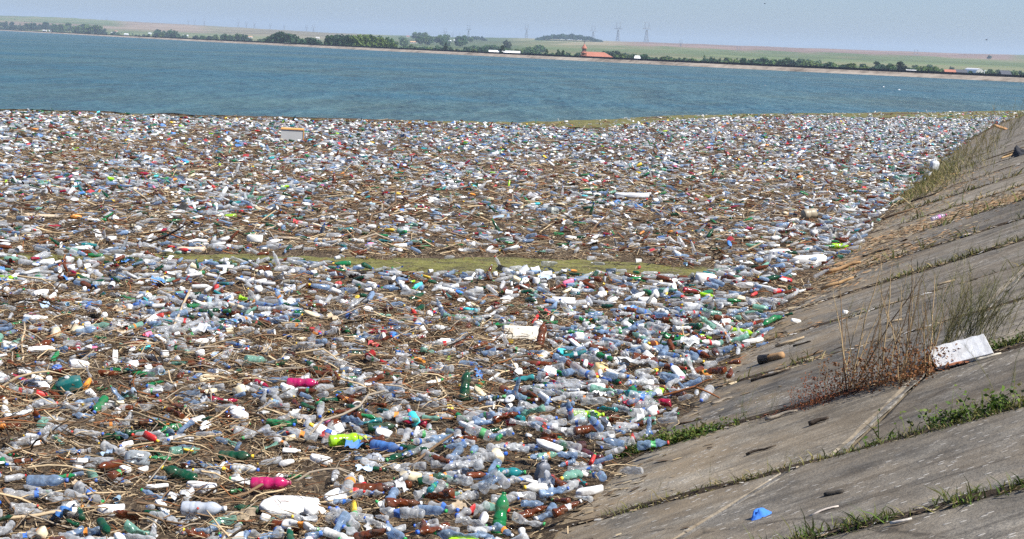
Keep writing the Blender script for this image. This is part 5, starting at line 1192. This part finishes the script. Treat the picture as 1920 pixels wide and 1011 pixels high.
for a, q, lab in ((15.6, 110, 'sparse grass in the seam beyond the dry weeds'), (18.2, 90, 'sparse grass in a seam farther up the slope'), (23.9, 110, 'dull grass in the seam before the orange chips'), (27.2, 150, 'dry grass at the edge of the orange chips'), (30.6, 130, 'dry grass behind the orange chips'), (34.2, 200, 'dry grass in the far seam')):
    blades('seam_grass', q, lambda n: a + rng.normal(0, .09, n), lambda n: rng.choice(rng.uniform(0, 4, 7), n) + rng.normal(0, .16, n), .10 if a < 22 else .16, G2 + G3, lab, .006 if a < 22 else .01, .7)
blades('slope_grass', 2600, lambda n: 36 + rng.gamma(2.2, 5.0, n), lambda n: np.abs(rng.normal(.35, .75, n)),   .22, G3 + G3 + G2, 'dry yellow grass along the far foot of the slope', .007, .55)

# single weeds
STEM = []
for i in range(4):
    m = MB(); r = random.Random(i + 900); pts = [(0, 0, 0)]
    for k in range(1, 6): pts.append((pts[-1][0] + r.uniform(-.02, .03), pts[-1][1] + r.uniform(-.02, .02), k / 5))
    m.tube(pts, [.0068, .0064, .0058, .005, .004, .002], 4)
    for k in range(5): q = pts[2 + k % 4]; a = r.uniform(0, 6.28); l = r.uniform(.05, .16); m.tube([q, (q[0] + l * .5 * math.cos(a), q[1] + l * .5 * math.sin(a), q[2] + l)], [.0022, .001], 3)
    STEM.append(m.me('stem')); STEM[-1].materials.append(M['twig'])
def leaf_cluster(name, n, spread, h, size, seed):
    r = np.random.default_rng(seed); V = []; F = []
    for i in range(n):
        a = r.uniform(0, 6.28); q = spread * math.sqrt(r.random()); z = h * r.random() ** 1.3; o = np.array([q * math.cos(a) * (1 + z), q * math.sin(a) * (1 + z), z]); u = r.normal(size=3); u = u / np.linalg.norm(u) * size * r.uniform(.6, 1.4); v = np.cross(u, r.normal(size=3)); v = v / (np.linalg.norm(v) + 1e-6) * size * .4; k = len(V); V += [o, o + u * .5 + v, o + u, o + u * .5 - v]; F.append((k, k + 1, k + 2, k + 3))
    me = mesh(name, V, F); me.materials.append(M['leaf']); return me
DRYLEAF = leaf_cluster('dry_leaves', 520, .23, .27, .022, 5); GREENLEAF = leaf_cluster('leaves', 120, .12, .2, .03, 6)
def dry_weed(P, n, h, fan, label, leaves=True, lc=(.19, .085, .036), bias=(0, 0), sc=None, leafscale=1.0):
    t = tag(empty('dry_weed', P), label, 'weed', 'weeds on the concrete slope')
    for i in range(n):
        o = link('stem', rnd.choice(STEM), t); L = h * rnd.uniform(.55, 1.1); o.scale = (L * .9, L * .9, L); o.rotation_euler = (rnd.gauss(bias[1], fan * .6), rnd.gauss(bias[0], fan), rnd.uniform(0, 6.28)); o.rotation_mode = 'XYZ'; o.location = (rnd.gauss(0, .05), rnd.gauss(0, .03), -.01)
        paint(o, rnd.choice([(.36, .26, .14), (.25, .17, .09), (.42, .31, .17), (.17, .11, .06)]) if sc is None else rnd.choice(sc))
    if leaves:
        l = link('leaves', DRYLEAF, t); paint(l, lc); l.scale = (leafscale,) * 3
    return t
dry_weed(at_bank(1592, 735), 11, 1.1, .22, 'tall dry weed whose stems lean left, on the seam', bias=(-.28, 0))
dry_weed(at_bank(1640, 728), 8, 1.0, .18, 'dry brown weed with upright stems, left of the middle', bias=(-.06, 0))
dry_weed(at_bank(1690, 718), 11, 1.02, .19, 'dense reddish dry weed in the middle of the seam', bias=(.02, 0), leafscale=1.15)
dry_weed(at_bank(1728, 702), 9, .85, .22, 'dry reddish weed beside the white foam board', bias=(.15, 0))
dry_weed(at_bank(1548, 752), 5, .4, .35, 'low rusty weed left of the tall leaning one', lc=(.22, .07, .03), leafscale=.8)
dry_weed(at_bank(1512, 765), 3, .3, .35, 'small rusty weed at the lower end of the weed row', lc=(.20, .07, .03), leafscale=.6)
# feathery green shrub behind the board
FE = []
for i in range(4):
    m = MB(); r = random.Random(i + 70); pts = [(0, 0, 0)]; dx = r.uniform(.08, .2)
    for k in range(1, 6): pts.append((dx * (k / 5) ** 1.6 * 1.6, r.uniform(-.02, .02), k / 5 * .95))
    m.tube(pts, [.0046, .0042, .0037, .003, .0024, .0012], 4)
    for k in range(26): f = r.uniform(.25, 1); j = min(int(f * 5), 4); q = Vector(pts[j]).lerp(Vector(pts[j + 1]), f * 5 - j); a = r.uniform(0, 6.28); l = r.uniform(.05, .15); m.tube([q, q + Vector((l * .6 * math.cos(a), l * .6 * math.sin(a), l * .8))], [.002, .0009], 3, cap=False)
    FE.append(m.me('stem')); FE[-1].materials.append(M['leaf'])
def feather(P, n, h, spread, label, cols, name='feathery_shrub', group='weeds on the concrete slope'):
    t = tag(empty(name, P), label, 'shrub', group)
    for i in range(n):
        o = link('stem', rnd.choice(FE), t); L = h * rnd.uniform(.6, 1.1); o.scale = (L, L, L); o.rotation_euler = (rnd.gauss(0, .25), rnd.gauss(.06, .22), rnd.choice([rnd.gauss(0, .6), rnd.uniform(0, 6.28)])); o.location = (rnd.uniform(-spread, spread), rnd.uniform(-.08, .08), rnd.uniform(-.02, .02) + .4 * 0); paint(o, rnd.choice(cols))
    return t
GF = [(.20, .19, .095), (.14, .15, .065), (.25, .215, .12), (.17, .165, .075)]
for x, y, n, h, lab in ((1760, 692, 20, .85, 'grey-green feathery shrub rising left of the white board'), (1795, 672, 24, .8, 'feathery shrub right behind the white board'), (1830, 660, 22, .75, 'feathery shrub behind the right half of the board'), (1868, 645, 10, .55, 'thin feathery shrub right of the white board')):
    P = at_bank(x, y) + SS * .25; feather(P, n, h, .12, lab, GF)
for i, (x, y, h, n, lab) in enumerate(((1392, 782, .34, 3, 'thin sparse weed above the leafy seam'), (1410, 800, .25, 3, 'short weed growing out of the leafy seam'), (1448, 775, .25, 4, 'leafy weed at the right end of the seam leaves'), (1880, 740, .45, 2, 'single thin weed standing near the right edge'), (1838, 770, .2, 4, 'bushy green weed in the mossy seam'), (1475, 870, .14, 4, 'small yellowing weed on the lower slab joint'), (1510, 865, .13, 4, 'small green weed right of the yellowing one'),
                                         (1690, 520, .5, 2, 'lone weed with bent top near the middle seam'), (1795, 500, .35, 4, 'grey weed tuft on the middle seam'), (1870, 470, .35, 5, 'grey weed tuft right on the middle seam'), (1640, 560, .3, 3, 'faint weed on the slab behind the dry weeds'), (1760, 560, .35, 3, 'faint weed behind the feathery shrub'), (1330, 905, .2, 3, 'thin weed on the lowest slab'), (1230, 930, .16, 3, 'thin weed close to the lowest bottles'), (1905, 430, .5, 6, 'grey-green weed at the right edge above the seam'), (1880, 390, .6, 6, 'taller grey-green weed by the orange chips'))):
    feather(at_bank(x, y), n, h, .04, lab, GF + [(.09, .14, .03)], 'thin_weed')
# sparse wisps on the open slabs
WISP = []
for k in range(30):
    a = rnd.choice([15.6, 18.2, 20.9, 23.9, 27.2, 30.6, 34.2, 38]) + rnd.gauss(0, .15); b = rnd.uniform(1.0, 3.6); P = bank(a, b)
    WISP.append((px(P)[0], feather(P, 3, rnd.uniform(.2, .42), .12, 'thin wispy weed scattered along the slab seams', GF, 'wispy_weed', 'wispy weeds along the slab seams')))
for i, (_, t_) in enumerate(sorted(WISP, key=lambda w: w[0])): t_['label'] = f'thin wispy weed along the slab seams, {ordw(i)} from left'; t_['category'] = 'weed'
# bushes on the far part of the slope
for i, (x, y, h, n, lab) in enumerate(((1722, 352, .75, 16, 'low dry bush where the slope meets the rubbish'), (1760, 340, .6, 10, 'dry bush right of the low one by the white jug'), (1800, 320, .9, 10, 'tall thin grey-green bush on the far slope'), (1828, 312, 1.3, 12, 'tallest feathery bush on the far slope'), (1850, 285, 1.5, 18, 'yellow-green bush at the top of the far slope'), (1880, 262, 1.3, 14, 'yellow-green bush next to the tallest ones'), (1905, 245, 1.4, 12, 'yellow-green bush at the right edge of the far slope'), (1790, 300, .9, 10, 'olive bush at the water side of the far slope'), (1868, 300, .8, 8, 'small bush above the forked tan branch'), (1740, 330, .6, 8, 'small olive bush beside the white water jug'))):
    feather(at_bank(x, y), n, h, .35, lab, [(.21, .18, .075), (.17, .155, .065), (.26, .21, .10), (.14, .135, .055)], 'slope_bush')
# a bottle stranded on the slope
P = at_bank(1762, 412); o = bottle_thing(1, 0, ('pinkish clear', 0, (.55, .5, .62), .5), (.6, .05, .2), (.6, .2, .5), P + np.array(BN) * .05, np.array(E3(.3, -.32, .2))); o['label'] = 'clear bottle with pink label stranded alone high on the slope'

# ------------------------------------------------------------------ HAZE
hz = MB().box((400, 4700, 48), (8600, 10600, 116)).me('haze'); ho = link('haze', hz); ho['kind'] = 'stuff'
hm_ = bpy.data.materials.new('summer_haze'); hm_.use_nodes = True; t = hm_.node_tree; t.nodes.clear(); pv = t.nodes.new('ShaderNodeVolumePrincipled'); pv.inputs['Color'].default_value = (.66, .82, 1, 1); pv.inputs['Density'].default_value = .00016; pv.inputs['Anisotropy'].default_value = .1
ou = t.nodes.new('ShaderNodeOutputMaterial'); t.links.new(pv.outputs[0], ou.inputs['Volume']); hz.materials.append(hm_)
